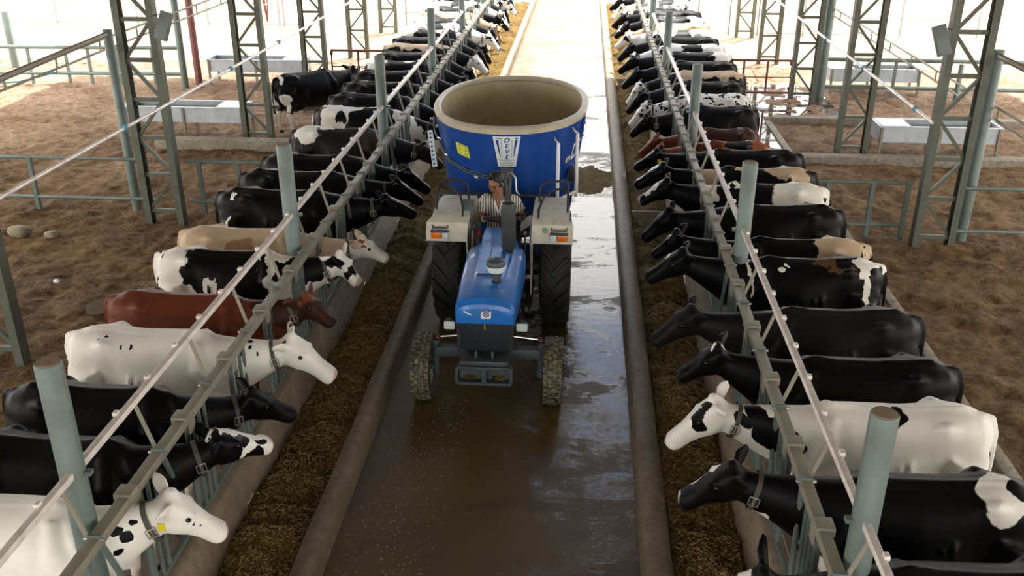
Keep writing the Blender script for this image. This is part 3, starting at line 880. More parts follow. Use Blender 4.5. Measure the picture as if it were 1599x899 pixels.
LEFT = [
 (5.04, 'nearest cow of the left row, white with small black spots and a buckled collar', H(W_, [(.93,.55,.03,.07,K_),(.98,.75,.025,.08,K_),(.90,.9,.02,.05,K_),(.80,.75,.012,.04,K_),(.72,.8,.012,.03,K_),(.50,.95,.015,.04,K_),(.30,.75,.015,.03,K_),(.60,.85,.05,.12,(.20,.20,.10))], [(.45,.9,.035,K_),(.38,.8,.02,K_)], [(.15,.6,.05,K_),(.35,.9,.05,K_),(.5,.5,.03,K_),(.1,1.1,.05,K_)], legs=None, muzzle=(.55,.33,.27), wig=.06, speck=(K_, 6.5, .70)), dict(dyn=.18, dyh=.34, poll=(.80, 1.25), nose=(1.12, .88), tagc=True, fat=.95)),
 (5.80, 'black cow with white rump and black-and-white face, second in the left row', H(K_, [(.02,.2,.17,.6,W_),(.03,.9,.16,.4,W_),(-.02,.75,.06,.3,RUST),(.62,.35,.008,.05,W_)], [(.15,.2,.11,W_),(.5,.3,.15,W_),(.85,.3,.13,W_),(.05,.9,.10,K_),(.42,.75,.09,K_),(.75,.8,.05,K_)], muzzle=(.60,.42,.38), wig=.08), dict(dyn=.30, dyh=.60, poll=(.80, 1.18), nose=(1.14, .99), fat=.95)),
 (6.57, 'all-black cow beside the white cow, third in the left row', H(K_), dict(dyn=.36, dyh=.52, poll=(.80, 1.08), nose=(1.14, .82))),
 (7.62, 'large plain white cow with few tiny dark flecks, stretched over the feed on the left', H(W_, [(.36,.3,.008,.03,K_),(.40,.28,.008,.03,K_),(.66,.25,.01,.05,K_),(.60,.9,.01,.03,K_)], [], [(.02,.0,.03,K_),(.12,.2,.035,K_),(.25,.05,.025,K_),(.10,.5,.03,K_),(.30,.35,.02,K_)], legs=None, muzzle=(.62,.42,.33), wig=.05, speck=(K_, 8, .735)), dict(dyn=.12, dyh=.12, poll=(.92, 1.20), nose=(1.34, .85))),
 (8.42, 'red-brown cow in the left row, next beyond the large plain white cow', H(BROWN, [(.02,.9,.1,.3,DKBROWN)], [(.5,.4,.3,DKBROWN),(.0,0,.12,(.15,.045,.018))], [(.3,.6,.22,DKBROWN)], legs=None, muzzle=(.02,.015,.012)), dict(dyn=.15, dyh=.05, poll=(.84, 1.26), nose=(1.16, 1.05))),
 (9.62, 'white cow with ragged black flank patches, next beyond the red-brown cow', H(W_, [(.50,.15,.26,.40,K_),(.30,.45,.08,.35,K_),(.62,.75,.18,.5,K_),(.42,.95,.1,.3,K_),(.70,.1,.06,.2,K_),(.84,.05,.14,.25,W_),(.76,.3,.03,.2,K_),(.88,.35,.06,.2,K_),(.36,.8,.04,.25,W_),(.46,.78,.02,.3,W_),(.02,.1,.02,.05,K_),(.02,.7,.03,.25,K_)], [(.1,.9,.09,K_),(.65,.9,.06,K_),(.75,.2,.06,K_)], [(.2,.5,.20,K_),(.5,.8,.14,K_)], muzzle=(.60,.40,.30), wig=.09), dict(dyn=.12, dyh=.02, poll=(.90, 1.24), nose=(1.16, .98), fat=.95)),
 (10.32, 'pale cream cow with a white face, beyond the ragged black-and-white cow', H(CREAM, [(.45,.5,.12,.25,(.36,.22,.12))], [(.4,.3,.28,(.74,.68,.58)),(.0,.5,.06,RUST),(.15,.9,.045,RUST)], legs=None, muzzle=(.62,.45,.34)), dict(dyn=.2, dyh=.25, poll=(.98, 1.12), nose=(1.30, .90))),
 (11.80, 'big black cow with a white fleck on the rump, beyond the cream cow', H(K_, [(.07,.25,.025,.12,W_),(.05,.7,.015,.06,W_)]), dict(dyn=.1, dyh=.25, poll=(1.0, 1.18), nose=(1.40, .95), ln=1.08)),
 (12.62, 'all-black cow standing just behind the big black cow on the left', H(K_), dict(dyn=.1, dyh=.2, poll=(1.0, 1.14), nose=(1.36, .86), ln=1.05)),
 (13.45, 'black cow whose rump shows right of the second left post', H(K_), dict(dyn=.1, dyh=.2, poll=(1.0, 1.05), nose=(1.34, .75))),
 (15.0, 'dark cow with a white saddle patch on the rump in the left row', H((.016,.012,.010), [(.16,.15,.13,.35,W_),(.34,.0,.08,.10,W_),(.8,.3,.2,.3,(.05,.035,.025))]), dict(dyn=.1, dyh=.25, poll=(1.0, 1.02), nose=(1.30, .66))),
 (16.45, 'white cow with a black rump edge and big black flank patch on the left', H(W_, [(.02,.5,.07,.6,K_),(.30,.35,.05,.2,K_),(.62,.55,.28,.45,K_),(.30,.85,.06,.15,K_),(.80,.3,.1,.3,K_)], [(.3,0,.3,K_)], [(.7,.3,.2,K_)]), dict(dyn=.1, dyh=.2, poll=(1.0, 1.0), nose=(1.28, .62))),
 (17.5, 'black cow beyond the white cow with the black rump edge', H(K_), dict(poll=(1.0, .98), nose=(1.26, .60))),
 (18.6, 'black cow next to the standing cow\'s head', H(K_), dict(poll=(1.0, .98), nose=(1.26, .58))),
]
FARL = [
 (19.7, 'glossy black cow two places beyond the standing cow\'s head', 'k'), (20.75, 'dark cow with white tail base in the left row, before the cream-backed one', 'kw'),
 (21.8, 'black cow immediately before the cream-backed cow', 'k'), (22.9, 'cream-backed cow in the far half of the left row', 'c'),
 (23.9, 'black cow just beyond the cream-backed cow', 'k'), (25.0, 'dark cow with a pale hip band, beyond the third left post', 'kw'), (26.1, 'pale cow with white hips near the far end of the left row', 'w'),
 (27.2, 'black cow with a white stripe, far end of the left row', 'kw'), (28.3, 'tan cow near the far end of the left row', 't'), (29.4, 'black-and-white cow close to the sunlit end of the left row', 'kw'),
 (30.5, 'pale cow at the sunlit end of the left row', 'w'), (31.6, 'black cow third from the far end of the left row', 'k'), (32.7, 'spotted cow second from the far end of the left row', 's'), (33.8, 'last and farthest cow of the left row', 'kw')]
RIGHT = [
 (4.80, 'nearest cow of the right row, black with a white cheek, half below the frame', H(K_, [], [(.35,-.2,.12,W_)]), dict(dyn=.1, dyh=.1, poll=(.92, 1.12), nose=(1.28, .80), collar=False, ears=.1)),
 (5.76, 'black cow with white rump patches and a white forehead, second in the right row', H(K_, [(.20,.15,.09,.30,W_),(.10,.1,.06,.12,K_),(.11,.95,.09,.22,W_),(.77,.35,.012,.09,W_),(.96,1.15,.06,.2,W_)], [(.30,-.9,.10,W_),(.55,-.8,.10,W_),(1.0,.2,.05,W_)], [(.6,1.9,.10,W_)], muzzle=(.60,.50,.44), wig=.05), dict(dyn=.10, dyh=.16, poll=(1.0, 1.26), nose=(1.38, .96))),
 (6.75, 'white cow with black neck blotches and black eye patch, third in the right row', H(W_, [(.44,.12,.03,.15,K_)], [(.30,.85,.075,K_),(.10,.45,.06,K_),(.2,.65,.06,K_)], [(.42,.25,.085,K_),(.36,.50,.075,K_),(-.12,.95,.15,K_),(.22,.85,.13,K_),(.62,.75,.07,K_),(.75,.6,.06,K_)], legs=None, muzzle=(.62,.42,.33), wig=.05), dict(dyn=.03, dyh=.1, poll=(1.02, 1.27), nose=(1.40, .86))),
 (7.52, 'all-black cow with a white poll mark, directly beyond the white cow on the right', H(K_, [], [(-.05,0,.05,W_)]), dict(dyn=.1, dyh=.12, poll=(.90, 1.32), nose=(1.26, 1.06), collar=False)),
 (8.55, 'all-black cow with a smooth back in the right row, head low over the feed', H((.011,.010,.010)), dict(dyn=.15, dyh=.1, poll=(1.02, 1.18), nose=(1.42, .88), collar=False)),
 (9.85, 'black cow with white hip patch and vertical white shoulder stripe on the right', H(K_, [(.06,.05,.13,.22,W_),(.10,.45,.035,.35,W_),(.0,.3,.05,.25,K_),(.63,.15,.022,.06,W_),(.86,.35,.02,.35,W_),(.35,.15,.14,.08,(.10,.05,.025))], [(.25,-.4,.07,W_)]), dict(dyn=.1, dyh=.1, poll=(1.0, 1.30), nose=(1.42, 1.02), collar=False)),
 (10.45, 'black cow with a cream rear half in the right row', H(K_, [(.16,.15,.20,.6,CREAM),(.03,.35,.05,.2,K_)], [(.25,-.2,.06,W_)]), dict(dyn=.2, dyh=.25, poll=(1.0, 1.26), nose=(1.30, 1.0), collar=False, fat=.9)),
 (11.65, 'all-black cow behind the large concrete trough divider on the right', H(K_), dict(dyn=.1, dyh=.1, poll=(1.0, 1.16), nose=(1.36, .80), collar=False)),
 (12.52, 'black cow with a white hindquarter and white blaze on the right', H(K_, [(.20,.35,.24,.7,W_),(.34,.7,.045,.12,K_),(.02,.5,.03,.3,K_),(.93,.15,.08,.25,W_),(.75,.05,.03,.06,W_)], [(.3,-.3,.10,W_),(.6,-.3,.09,W_),(1.,0,.06,W_)], muzzle=(.6,.5,.45)), dict(dyn=.1, dyh=.05, poll=(.98, 1.28), nose=(1.38, 1.04), collar=False)),
 (13.25, 'black cow with a cream hip patch and white neck on the right', H(K_, [(.22,.05,.20,.25,CREAM),(.04,.3,.04,.3,K_),(.92,.3,.12,.5,CREAM),(.60,.05,.04,.1,CREAM)], [(.3,-.3,.11,W_),(.7,-.3,.10,W_)]), dict(dyn=.1, dyh=.1, poll=(.98, 1.28), nose=(1.40, 1.02), tagc=True, collar=False)),
 (14.2, 'all-black cow in front of the orange-rumped cow on the right', H(K_), dict(dyn=.15, dyh=.2, poll=(1.0, 1.2), nose=(1.36, .96), collar=False, tagc=True)),
 (15.15, 'orange-brown cow with a bright rump on the right', H(RUST, [(.45,.1,.12,.3,K_),(.8,.3,.2,.4,BROWN)], legs=None), dict(poll=(1.0, 1.15), nose=(1.34, .86), collar=False, ln=.80, sc=.90)),
 (15.95, 'dark red-brown cow beyond the orange-rumped cow', H(BROWN, [(.5,.5,.35,.5,DKBROWN)], legs=None), dict(poll=(1.0, 1.1), nose=(1.34, .8), collar=False, ln=.74, sc=.90)),
 (17.0, 'tall glossy black cow beyond the two brown cows', H(K_), dict(poll=(1.0, 1.1), nose=(1.32, .78), ln=.80)),
 (18.0, 'white-backed cow finely spotted with black on the right', H(W_, [(.5,.9,.6,.3,K_)], speck=(K_, 9, .56)), dict(poll=(1.0, 1.05), nose=(1.3, .7), ln=.80)),
 (19.1, 'black cow beyond the finely spotted cow', H(K_), dict(poll=(1.0, 1.05), nose=(1.3, .7), ln=.85)),
]
FARR = [
 (20.1, 'cream-backed black cow by the fourth right post', 'c'), (21.2, 'black cow right of the fourth right post', 'k'), (22.3, 'black cow with pale line along its spine, before the pinkish cow', 'kw'),
 (23.3, 'pinkish white cow in the far half of the right row', 'w'), (24.4, 'glossy black cow with a hanging tail near the red gate', 'k'), (25.5, 'white-backed cow beyond the cow with the hanging tail', 'w'), (26.6, 'tan cow near the far end of the right row', 't'),
 (27.8, 'black cow with white shoulder near the far end on the right', 'kw'), (29.0, 'black cow fifth from the far end of the right row', 'k'), (30.2, 'spotted cow close to the sunlit end of the right row', 's'),
 (31.4, 'pale cow third from the far end of the right row', 'w'), (32.6, 'black cow second from the far end of the right row', 'kw'), (33.8, 'last and farthest cow of the right row', 's')]
for (y, lab, hd, kw) in LEFT:
    vx = .019 if y < 11 else .024
    add_cow(-1, y, lab, hd, GL, vox=vx, **kw)
for (y, lab, hd, kw) in RIGHT:
    vx = .019 if y < 11 else .024
    add_cow(1, y, lab, hd, GR, vox=vx, **kw)
sharedL = [cow_mesh((1.0, .05, .95), (1.22, .1, .52), 1, 1, 1, .04, .030, .04), cow_mesh((1.02, -.05, 1.02), (1.34, -.1, .68), 1.03, 1, 1, -.05, .030, -.04), cow_mesh((.98, .1, .90), (1.16, .2, .46), .97, 1, 1, .06, .030, .0)]
sharedR = [cow_mesh((1.0, .02, 1.02), (1.26, .0, .62), 1, 1, 1, .04, .030, .04), cow_mesh((1.02, -.05, 1.15), (1.38, -.1, .85), 1.03, 1, 1, -.05, .030, -.04), cow_mesh((1.0, .08, 1.1), (1.34, .1, .76), .98, 1, 1, .06, .030, .0)]
FC = {'k': lambda: H(K_), 'kw': lambda: H(K_, [(.10,.1,.14,.4,W_),(.55,.0,.10,.12,W_),(.9,.3,.05,.3,W_)], [(.4,0,.1,W_)]), 'c': lambda: H(K_, [(.4,.0,.55,.30,CREAM)], [(.4,.2,.3,W_)]),
      'w': lambda: H(W_, [(.45,.35,.14,.4,K_),(.85,.5,.08,.3,K_)], [(.1,.6,.1,K_)]), 't': lambda: H((.42,.28,.17), legs=None), 's': lambda: H(W_, [(.5,.6,.3,.4,K_)], speck=(K_, 5, .54))}
for i, (y, lab, c) in enumerate(FARL):
    add_cow(-1, y, lab, FC[c](), GL, shared=sharedL[(i * 2 + 1) % 3], collar=(i % 2 == 0))
for i, (y, lab, c) in enumerate(FARR):
    add_cow(1, y, lab, FC[c](), GR, shared=sharedR[(i * 2) % 3], collar=(i % 3 == 0))
# the cow standing free behind the left row
add_cow(-1, 20.1, 'black cow with white hind legs standing side-on behind the left row', H(K_, [(.06,.2,.02,.25,W_),(.04,1.45,.10,.35,W_)], [], wig=.05), None, dyn=.1, dyh=.22, poll=(.88, 1.22), nose=(1.14, .92), x=-5.62, rz=R(42), sc=.94, vox=.022, step=.07, tail=.02)

# ------------------------------------------------------------------ headlock fences
necksL = [r[0] + r[3].get('dyn', 0) * .45 for r in LEFT] + [r[0] for r in FARL]
necksR = [r[0] + r[3].get('dyn', 0) * .45 for r in RIGHT] + [r[0] for r in FARR]
def headlocks(side, xr, zt, necks, y0, ny, word):
    sx = -1 if side < 0 else 1          # towards the cows
    pitch = .98; per = 5
    k = 0; bay = 0
    names = ['nearest', 'second', 'third', 'fourth', 'fifth', 'sixth', 'farthest']
    while k < ny:
        ya = y0 + k * pitch; yb = ya + per * pitch - .03
        t = thing('headlock_panel', f'grey steel headlock panel of the {word} row, {names[bay]} from the viewer', 'fence', (xr, ya, 0), 0, f'headlock panels of the {word} row')
        MB().box((xr, (ya + yb) / 2, zt), (.085, yb - ya, .075), None, .008).build('top_rail', M['rail_top'], t, 40)
        MB().tube([(xr, ya, .44), (xr, yb, .44)], .022, 8).build('bottom_rail', M['steel'], t, 40)
        for j in range(per):
            y = ya + j * pitch
            b = MB(); b.box((xr + sx * .012, y, zt + .02), (.125, .13, .07), None, .01); b.box((xr - sx * .045, y + .03, zt - .05), (.012, .10, .14))
            b.build('bracket', M['rail_top'], t, 40)
            def clear(q, w=.15):
                for nk in necks:
                    if abs(q - nk) < w: return nk
                return None
            def vbar(q, r=.019, nm='neck_bar'):
                nk = clear(q)
                if nk is not None:
                    q = nk + (.16 if q > nk else -.16)
                    if clear(q, .13) is not None: return
                MB().tube([(xr, q, .44), (xr, q, zt - .02)], r, 8).build(nm, M['steel'], t, 40)
            vbar(y + .03, .026)
            for q in (.16, .27, .38): vbar(y + q, .017, 'filler_bar')
            # swinging arm: hinged under the rail, its foot lies against the next bar
            q0, q1 = y + .52, y + .86
            if far_ok(q0, q1, necks):
                MB().tube([(xr - sx * .02, q0, zt - .03), (xr - sx * .02, q1, .46)], .022, 8).build('locking_arm', M['steel'], t, 40)
            else:
                MB().tube([(xr - sx * .02, y + .50, zt - .03), (xr - sx * .02, y + .46, .46)], .022, 8).build('locking_arm', M['steel'], t, 40) if clear(y + .48, .14) is None else None
            MB().lathe([(.013, -.07), (.013, .07)], (xr, y + .5, zt + .02), (1, 0, 0), 8).build('hinge_bolt', M['galv'], t, 40)
            MB().box((xr, y + .5, zt + .045), (.09, .03, .02), None, .004).build('clasp', M['steel'], t, 40)
        k += per; bay += 1
def far_ok(q0, q1, necks):
    for nk in necks:
        if q0 - .14 < nk < q1 + .1:
            # the arm passes in front of the throat only if it is low enough there
            f = (nk - q0) / (q1 - q0)
            if f < .55: return False
    return True
headlocks(-1, -3.035, 1.365, necksL, 4.18 - .0, 30, 'left')
headlocks(1, 1.65, 1.365, necksR, 4.17, 30, 'right')

pl = [(4.86, 'nearest'), (9.76, 'second'), (14.88, 'third'), (20.2, 'fourth'), (25.4, 'fifth'), (30.6, 'sixth')]
for y, w in pl:
    round_post(-3.2, y, 2.57 if y < 22 else 4.8, .083, f'round grey-green post on the left headlock fence, {w} from the viewer', group='round posts of the left headlock fence')
pr = [(4.84, 'nearest'), (9.86, 'second'), (15.2, 'third'), (21.0, 'fourth'), (26.0, 'fifth'), (31.0, 'sixth')]
for y, w in pr:
    round_post(1.8, y, 2.45 if y < 22 else 4.8, .083, f'round grey-green post on the right headlock fence, {w} from the viewer', group='round posts of the right headlock fence')
def neck_rail(x, z, xr, zt, label, posts, sx):
    t = thing('neck_rail', label, 'rail', (x, 2.5, z))
    MB().box((x, 18, z), (.05, 31, .05), None, .006).build('rail_tube', M['rail_white'], t, 40)
    y = 2.9; k = 0
    while y < 33:
        MB().box((x + sx * .025, y, z + .03), (.035, .05, .035), None, .008).build('clamp', M['rail_white'], t, 40)
        if k % 2 == 1:
            MB().bar((x, y + .22, z - .02), (xr + sx * .03, y + .22, zt - .03), .028, .014, (0, 1, 0)).build('stay', M['rail_top'], t)
        y += .52; k += 1
    for y, _ in posts:
        MB().box(((x + (x - sx * .1)) / 2, y, z - .01), (.12, .05, .03)).build('post_bracket', M['steel'], t)
neck_rail(-3.18, 1.78, -3.035, 1.36, 'pale square neck rail over the necks of the left row', pl, -1)
neck_rail(1.79, 1.70, 1.65, 1.36, 'pale square neck rail over the necks of the right row', pr, 1)
# ------------------------------------------------------------------ tractor
def gloss(name, col, rough=.25, dirt=None, amt=.3, metal=0.0):
    m = simple(name, col, rough, metal, .05, 3, dirt, amt)
    m.node_tree.nodes['Principled BSDF'].inputs['Coat Weight'].default_value = .3
    return m
M['t_blue'] = gloss('tractor_blue_paint', (.006, .15, .52), .28, (.12, .13, .14), .3)
M['m_blue'] = gloss('mixer_blue_paint', (.003, .050, .27), .32, (.02, .07, .2), .25)
M['t_cream'] = simple('cream_fender_paint', (.62, .59, .48), .45, 0, .06, 4, (.25, .20, .13), .3)
M['t_black'] = simple('black_machine_paint', (.018, .020, .021), .45, .2, .3, 6, (.05, .04, .025), .4)
M['t_grey'] = simple('dark_grey_axle_paint', (.055, .075, .085), .45, .2, .15, 5, (.07, .05, .03), .5)
M['rubber'] = simple('tyre_rubber', (.016, .017, .016), .62, 0, .3, 8, (.055, .042, .02), .6)
M['mudtyre'] = simple('muddy_tyre_rubber', (.03, .03, .024), .55, 0, .4, 12, (.38, .32, .17), .9)
M['rim'] = simple('wheel_rim_paint', (.42, .43, .38), .45, 0, .1, 6, (.12, .09, .05), .5)
M['orange'] = simple('indicator_orange', (.70, .16, .01), .25)
M['clear'] = simple('lamp_clear_glass', (.55, .62, .58), .12)
M['grille'] = simple('radiator_grille', (.012, .020, .030), .5, .2)
M['emblem_w'] = simple('emblem_white', (.80, .80, .78), .4)
M['navy'] = simple('navy_print', (.012, .02, .20), .4)
M['chrome'] = simple('bare_chrome', (.6, .6, .6), .2, .9)
M['tan'] = simple('worn_tan_tub_lining', (.50, .43, .26), .55, 0, .10, 1.6, (.36, .26, .13), .35)
M['rimtan'] = simple('tub_rim_steel', (.50, .45, .33), .5, 0, .1, 4)
M['white_dec'] = simple('white_decal', (.66, .74, .74), .4)
M['yellow_dec'] = simple('yellow_sticker', (.62, .68, .05), .4)
M['red_dec'] = simple('red_print', (.55, .03, .02), .4)
M['green_dec'] = simple('dull_green_print', (.22, .30, .20), .5)
M['hose'] = simple('green_hydraulic_hose', (.06, .09, .085), .4)
M['redknob'] = simple('red_knob', (.6, .03, .015), .3)
M['yellowknob'] = simple('yellow_knob', (.7, .42, .03), .3)
M['seat'] = simple('seat_vinyl', (.02, .02, .022), .5)
M['muffler'] = simple('muffler_black', (.030, .036, .036), .45, .4, .2, 6, (.07, .06, .05), .3)
CX = -.92
tr = thing('tractor', 'blue farm tractor with cream fenders and black muffler standing on the wet lane', 'tractor', (CX, 9.9, 0))

def wheel(name, c, Rr, W, rim, kind, parent, mat, out):
    c = V(c)
    b = MB()
    h = W / 2
    side = Rr - rim
    prof = [(rim, -h * .72), (rim + side * .25, -h * .95), (rim + side * .55, -h * 1.02), (rim + side * .85, -h * .92), (Rr - .025, -h * .80), (Rr - .01, -h * .45), (Rr - .004, 0),
            (Rr - .01, h * .45), (Rr - .025, h * .80), (rim + side * .85, h * .92), (rim + side * .55, h * 1.02), (rim + side * .25, h * .95), (rim, h * .72)]
    b.lathe(prof, c, (1, 0, 0), 48, cap=False)
    def P(x, phi, r): return c + V((x, -r * math.sin(phi), r * math.cos(phi)))
    if kind == 'lug':
        n = 21
        for k in range(n):
            for s in (-1, 1):
                a0 = 2 * math.pi * (k + (.5 if s > 0 else 0)) / n
                rings = []
                for f, dr in ((0.0, .050), (.35, .050), (.7, .045), (.92, .03), (1.02, -.02)):
                    x = s * (-.012 + h * f); ph = a0 + .26 * max(0, 1 - f) ** 1.2; wd = .038 + .01 * f
                    rings.append([P(x, ph - wd * 1.1, Rr - .035), P(x, ph - wd * .7, Rr + dr - .01), P(x, ph + wd * .7, Rr + dr - .01), P(x, ph + wd * 1.1, Rr - .035)])
                b.loft(rings)
    else:
        for row, x in enumerate((-h * .72, -h * .26, h * .26, h * .72)):
            n = 30
            for k in range(n):
                a0 = 2 * math.pi * (k + .5 * (row % 2)) / n; da = math.pi / n * .80; w = h * .19
                q = []
                for r in (Rr - .03, Rr + .010 - (.010 if row in (0, 3) else 0)):
                    q += [P(x - w, a0 - da, r), P(x + w, a0 - da * .8, r), P(x + w, a0 + da, r), P(x - w, a0 + da * .8, r)]
                b.add(q, [(0, 3, 2, 1), (4, 5, 6, 7), (0, 1, 5, 4), (1, 2, 6, 5), (2, 3, 7, 6), (3, 0, 4, 7)])
    ty = b.build(name, mat, parent, 38)
    r = MB()
    r.lathe([(rim + .012, -h * .74), (rim - .012, -h * .66), (rim - .03, -h * .3), (rim - .03, h * .3), (rim - .012, h * .66), (rim + .012, h * .74), (rim - .02, h * .74), (rim - .045, h * .3), (rim - .045, -h * .3), (rim - .02, -h * .74)], c, (1, 0, 0), 36, cap=False)
    r.lathe([(rim - .04, 0), (rim - .06, out * .02), (rim * .55, out * .05), (rim * .28, out * .02), (.02, out * .02)], c, (1, 0, 0), 36)
    ri = r.build('wheel_rim', M['rim'], ty, 40)
    hb = MB(); hb.lathe([(.075, -.03 * 1), (.075, out * .09), (.05, out * .11), (.0, out * .11)], c, (1, 0, 0), 16)
    for k in range(6):
        a = math.pi * k / 3; hb.lathe([(.012, 0), (.012, out * .055)], c + V((out * .02, .11 * math.cos(a), .11 * math.sin(a))), (1, 0, 0), 6)
    hb.build('wheel_hub', M['t_black'], ty, 40)
wheel('front_tyre', (CX - .70, 8.95, .36), .36, .21, .20, 'rib', tr, M['mudtyre'], -1)
wheel('front_tyre', (CX + .70, 8.95, .36), .36, .21, .20, 'rib', tr, M['mudtyre'], 1)
wheel('rear_tyre', (CX - .655, 11.05, .70), .685, .37, .36, 'lug', tr, M['rubber'], -1)
wheel('rear_tyre', (CX + .655, 11.05, .70), .685, .37, .36, 'lug', tr, M['rubber'], 1)

# hood: swept cross-sections, raised centre panel, rounded nose
def hood_sec(y, w, zt, zb, cw, cr):
    p = [(-w, zb), (-w - .006, zb + (zt - zb) * .5), (-w + .004, zt - .10), (-w + .03, zt - .045), (-w + .085, zt - .018), (-cw - .02, zt - .004), (-cw + .012, zt + cr), (0, zt + cr + .008)]
    pts = [(CX + x, y, z) for x, z in p] + [(CX - x, y, z) for x, z in p[-2::-1]]
    return [V(q) for q in pts]
secs = [(8.585, .275, 1.235, 1.075, .13, .0), (8.60, .292, 1.275, 1.06, .13, .0), (8.66, .302, 1.325, 1.05, .13, .004), (8.78, .308, 1.345, 1.03, .13, .012), (9.08, .318, 1.36, 1.02, .135, .016), (9.12, .319, 1.361, 1.02, .138, .034), (9.6, .33, 1.375, 1.01, .15, .036),
        (9.9, .335, 1.375, 1.01, .165, .036), (10.05, .325, 1.355, 1.02, .175, .058), (10.14, .29, 1.33, 1.05, .18, .085), (10.18, .24, 1.33, 1.08, .18, .088), (10.42, .22, 1.34, 1.12, .17, .085)]
hb = MB(); hb.loft([hood_sec(*s) for s in secs])
hood = hb.build('hood', M['t_blue'], tr, 20)
MB().box((CX - .03, 9.58, 1.418), (.007, .9, .006)).build('hood_seam', M['t_black'], hood)
MB().box((CX, 9.085, 1.398), (.27, .006, .012)).build('hood_seam', M['t_black'], hood)
MB().lathe([(.055, -.012), (.055, .004)], (CX + .085, 8.99, 1.372), n=20).build('hood_hole_rubber', M['t_black'], hood, 40)
MB().lathe([(.055, -.012), (.055, .004)], (CX + .155, 9.76, 1.398), n=20).build('hood_hole_rubber', M['t_black'], hood, 40)
# emblem on the nose: white rounded tile with a leaf mark
em = MB(); rot = Matrix.Rotation(R(-12), 3, 'X')
em.box((CX + .02, 8.583, 1.185), (.105, .012, .10), rot, .022)
e = em.build('emblem', M['emblem_w'], hood, 40)
lf = MB()
def leafquad(pts):
    vs = [V((CX + .02, 8.583, 1.185)) + rot @ V((x, -.0105, z)) for x, z in pts]; vs2 = [v + V((0, .004, 0)) for v in vs]
    lf.add(vs + vs2, [(0, 1, 2, 3), (7, 6, 5, 4), (0, 4, 5, 1), (1, 5, 6, 2), (2, 6, 7, 3), (3, 7, 4, 0)])
for s in (-1, 1):
    for k in range(3):
        z = -.034 + k * .022
        leafquad([(s * .004, z), (s * .034, z + .018), (s * .037, z + .034), (s * .004, z + .013)])
leafquad([(-.003, -.042), (.003, -.042), (.003, .036), (-.003, .036)])
lf.build('leaf_mark', M['navy'], e)
MB().bar((CX - .21, 8.578, 1.21), (CX - .13, 8.578, 1.17), .006, .012).build('scratch_decal', M['emblem_w'], hood)

g = MB(); g.box((CX, 8.70, .90), (.52, .10, .33), None, .01); gr_ = g.build('grille', M['grille'], tr, 40)
g = MB()
for k in range(19): g.box((CX - .24 + k * .48 / 18, 8.645, .90), (.009, .02, .30))
g.build('grille_slats', M['grille'], gr_)
MB().box((CX, 8.632, 1.02), (.008, .012, .07)).build('grille_latch', M['yellowknob'], gr_)
for s in (-1, 1):
    MB().bar((CX + s * .27, 8.66, .72), (CX + s * .275, 8.66, 1.07), .035, .05, (0, 1, 0)).build('grille_side', M['t_black'], tr)
    # headlight on its arm
    hl = MB(); c = V((CX + s * .375, 8.72, .985))
    hl.ell(c + V((0, .03, 0)), (.068, .05, .056)); h_ = hl.build('headlight', M['t_black'], tr, 60)
    MB().box(c + V((0, -.012, 0)), (.118, .04, .088), None, .019).build('lamp_glass', M['clear'], h_, 50)
    MB().tube([c + V((0, .04, 0)), (CX + s * .27, 8.75, .96)], .014, 8).build('lamp_arm', M['t_black'], h_, 40)
eb = MB()
eb.box((CX, 9.45, .80), (.40, 1.45, .46), None, .03); eb.box((CX, 10.7, .72), (.36, 1.3, .40), None, .03); eb.box((CX, 9.2, .50), (.30, 1.0, .2), None, .02)
for s in (-1, 1):
    for k in range(5): eb.ell((CX + s * .22, 8.95 + k * .26, .88 + .05 * (k % 2)), (.09, .11, .10), None, 10, 6)
    eb.tube([(CX + s * .22, 9.0, 1.0), (CX + s * .29, 9.5, .92), (CX + s * .24, 10.1, .95)], .022, 8)
    eb.tube([(CX + s * .24, 9.1, .7), (CX + s * .33, 9.6, .62), (CX + s * .30, 10.3, .6)], .018, 8)
    for k in range(7): eb.box((CX + s * (.26 + .02 * (k % 3)), 9.15 + k * .2, .66 + .04 * (k % 2)), (.06, .10, .07), None, .01)
eb.build('engine', M['t_black'], tr, 40)
# front axle and bumper frame
ax = MB(); ax.box((CX, 8.93, .575), (1.12, .11, .11), None, .012)
axo = ax.build('front_axle', M['t_grey'], tr, 40)
for s in (-1, 1):
    k = MB(); k.lathe([(.045, .28), (.045, .66)], (CX + s * .565, 8.95, 0), n=14); k.lathe([(.04, 0), (.04, s * .10)], (CX + s * .565, 8.95, .37), (1, 0, 0), 12)
    k.build('king_pin', M['t_grey'], axo, 40)
    MB().tube([(CX + s * .56, 9.07, .66), (CX + s * .22, 9.06, .70)], .012, 8).build('tie_rod', M['chrome'], axo, 40)
    MB().ell((CX + s * .56, 9.05, .665), (.035, .035, .03), None, 10, 6).build('rod_end', M['gate_red'], axo, 60)
fr_ = MB()
x0, x1, za, zb = CX - .28, CX + .28, .44, .62
for z in (za, zb): fr_.box((CX, 8.5, z), (.56, .09, .03), None, .006)
for x in (x0, x1, CX): fr_.box((x, 8.5, (za + zb) / 2), (.03 if x != CX else .05, .09, zb - za), None, .006)
fr_.box((CX, 8.60, .66), (.50, .22, .05), None, .01); fr_.box((CX, 8.56, .53), (.52, .03, .16))
for s in (-1, 1): fr_.box((CX + s * .22, 8.72, .60), (.05, .36, .10), None, .01)
bo = fr_.build('front_bumper', M['t_grey'], tr, 40)
for s in (-1, 1): MB().ell((CX + s * .15, 8.535, .475), (.075, .02, .03), None, 10, 6).build('caked_mud', M['feed'], bo, 60)
for x in (CX - .09, CX + .08):
    MB().box((x, 8.60, .715), (.028, .05, .085), None, .005).build('bumper_lug', M['t_grey'], bo, 40)

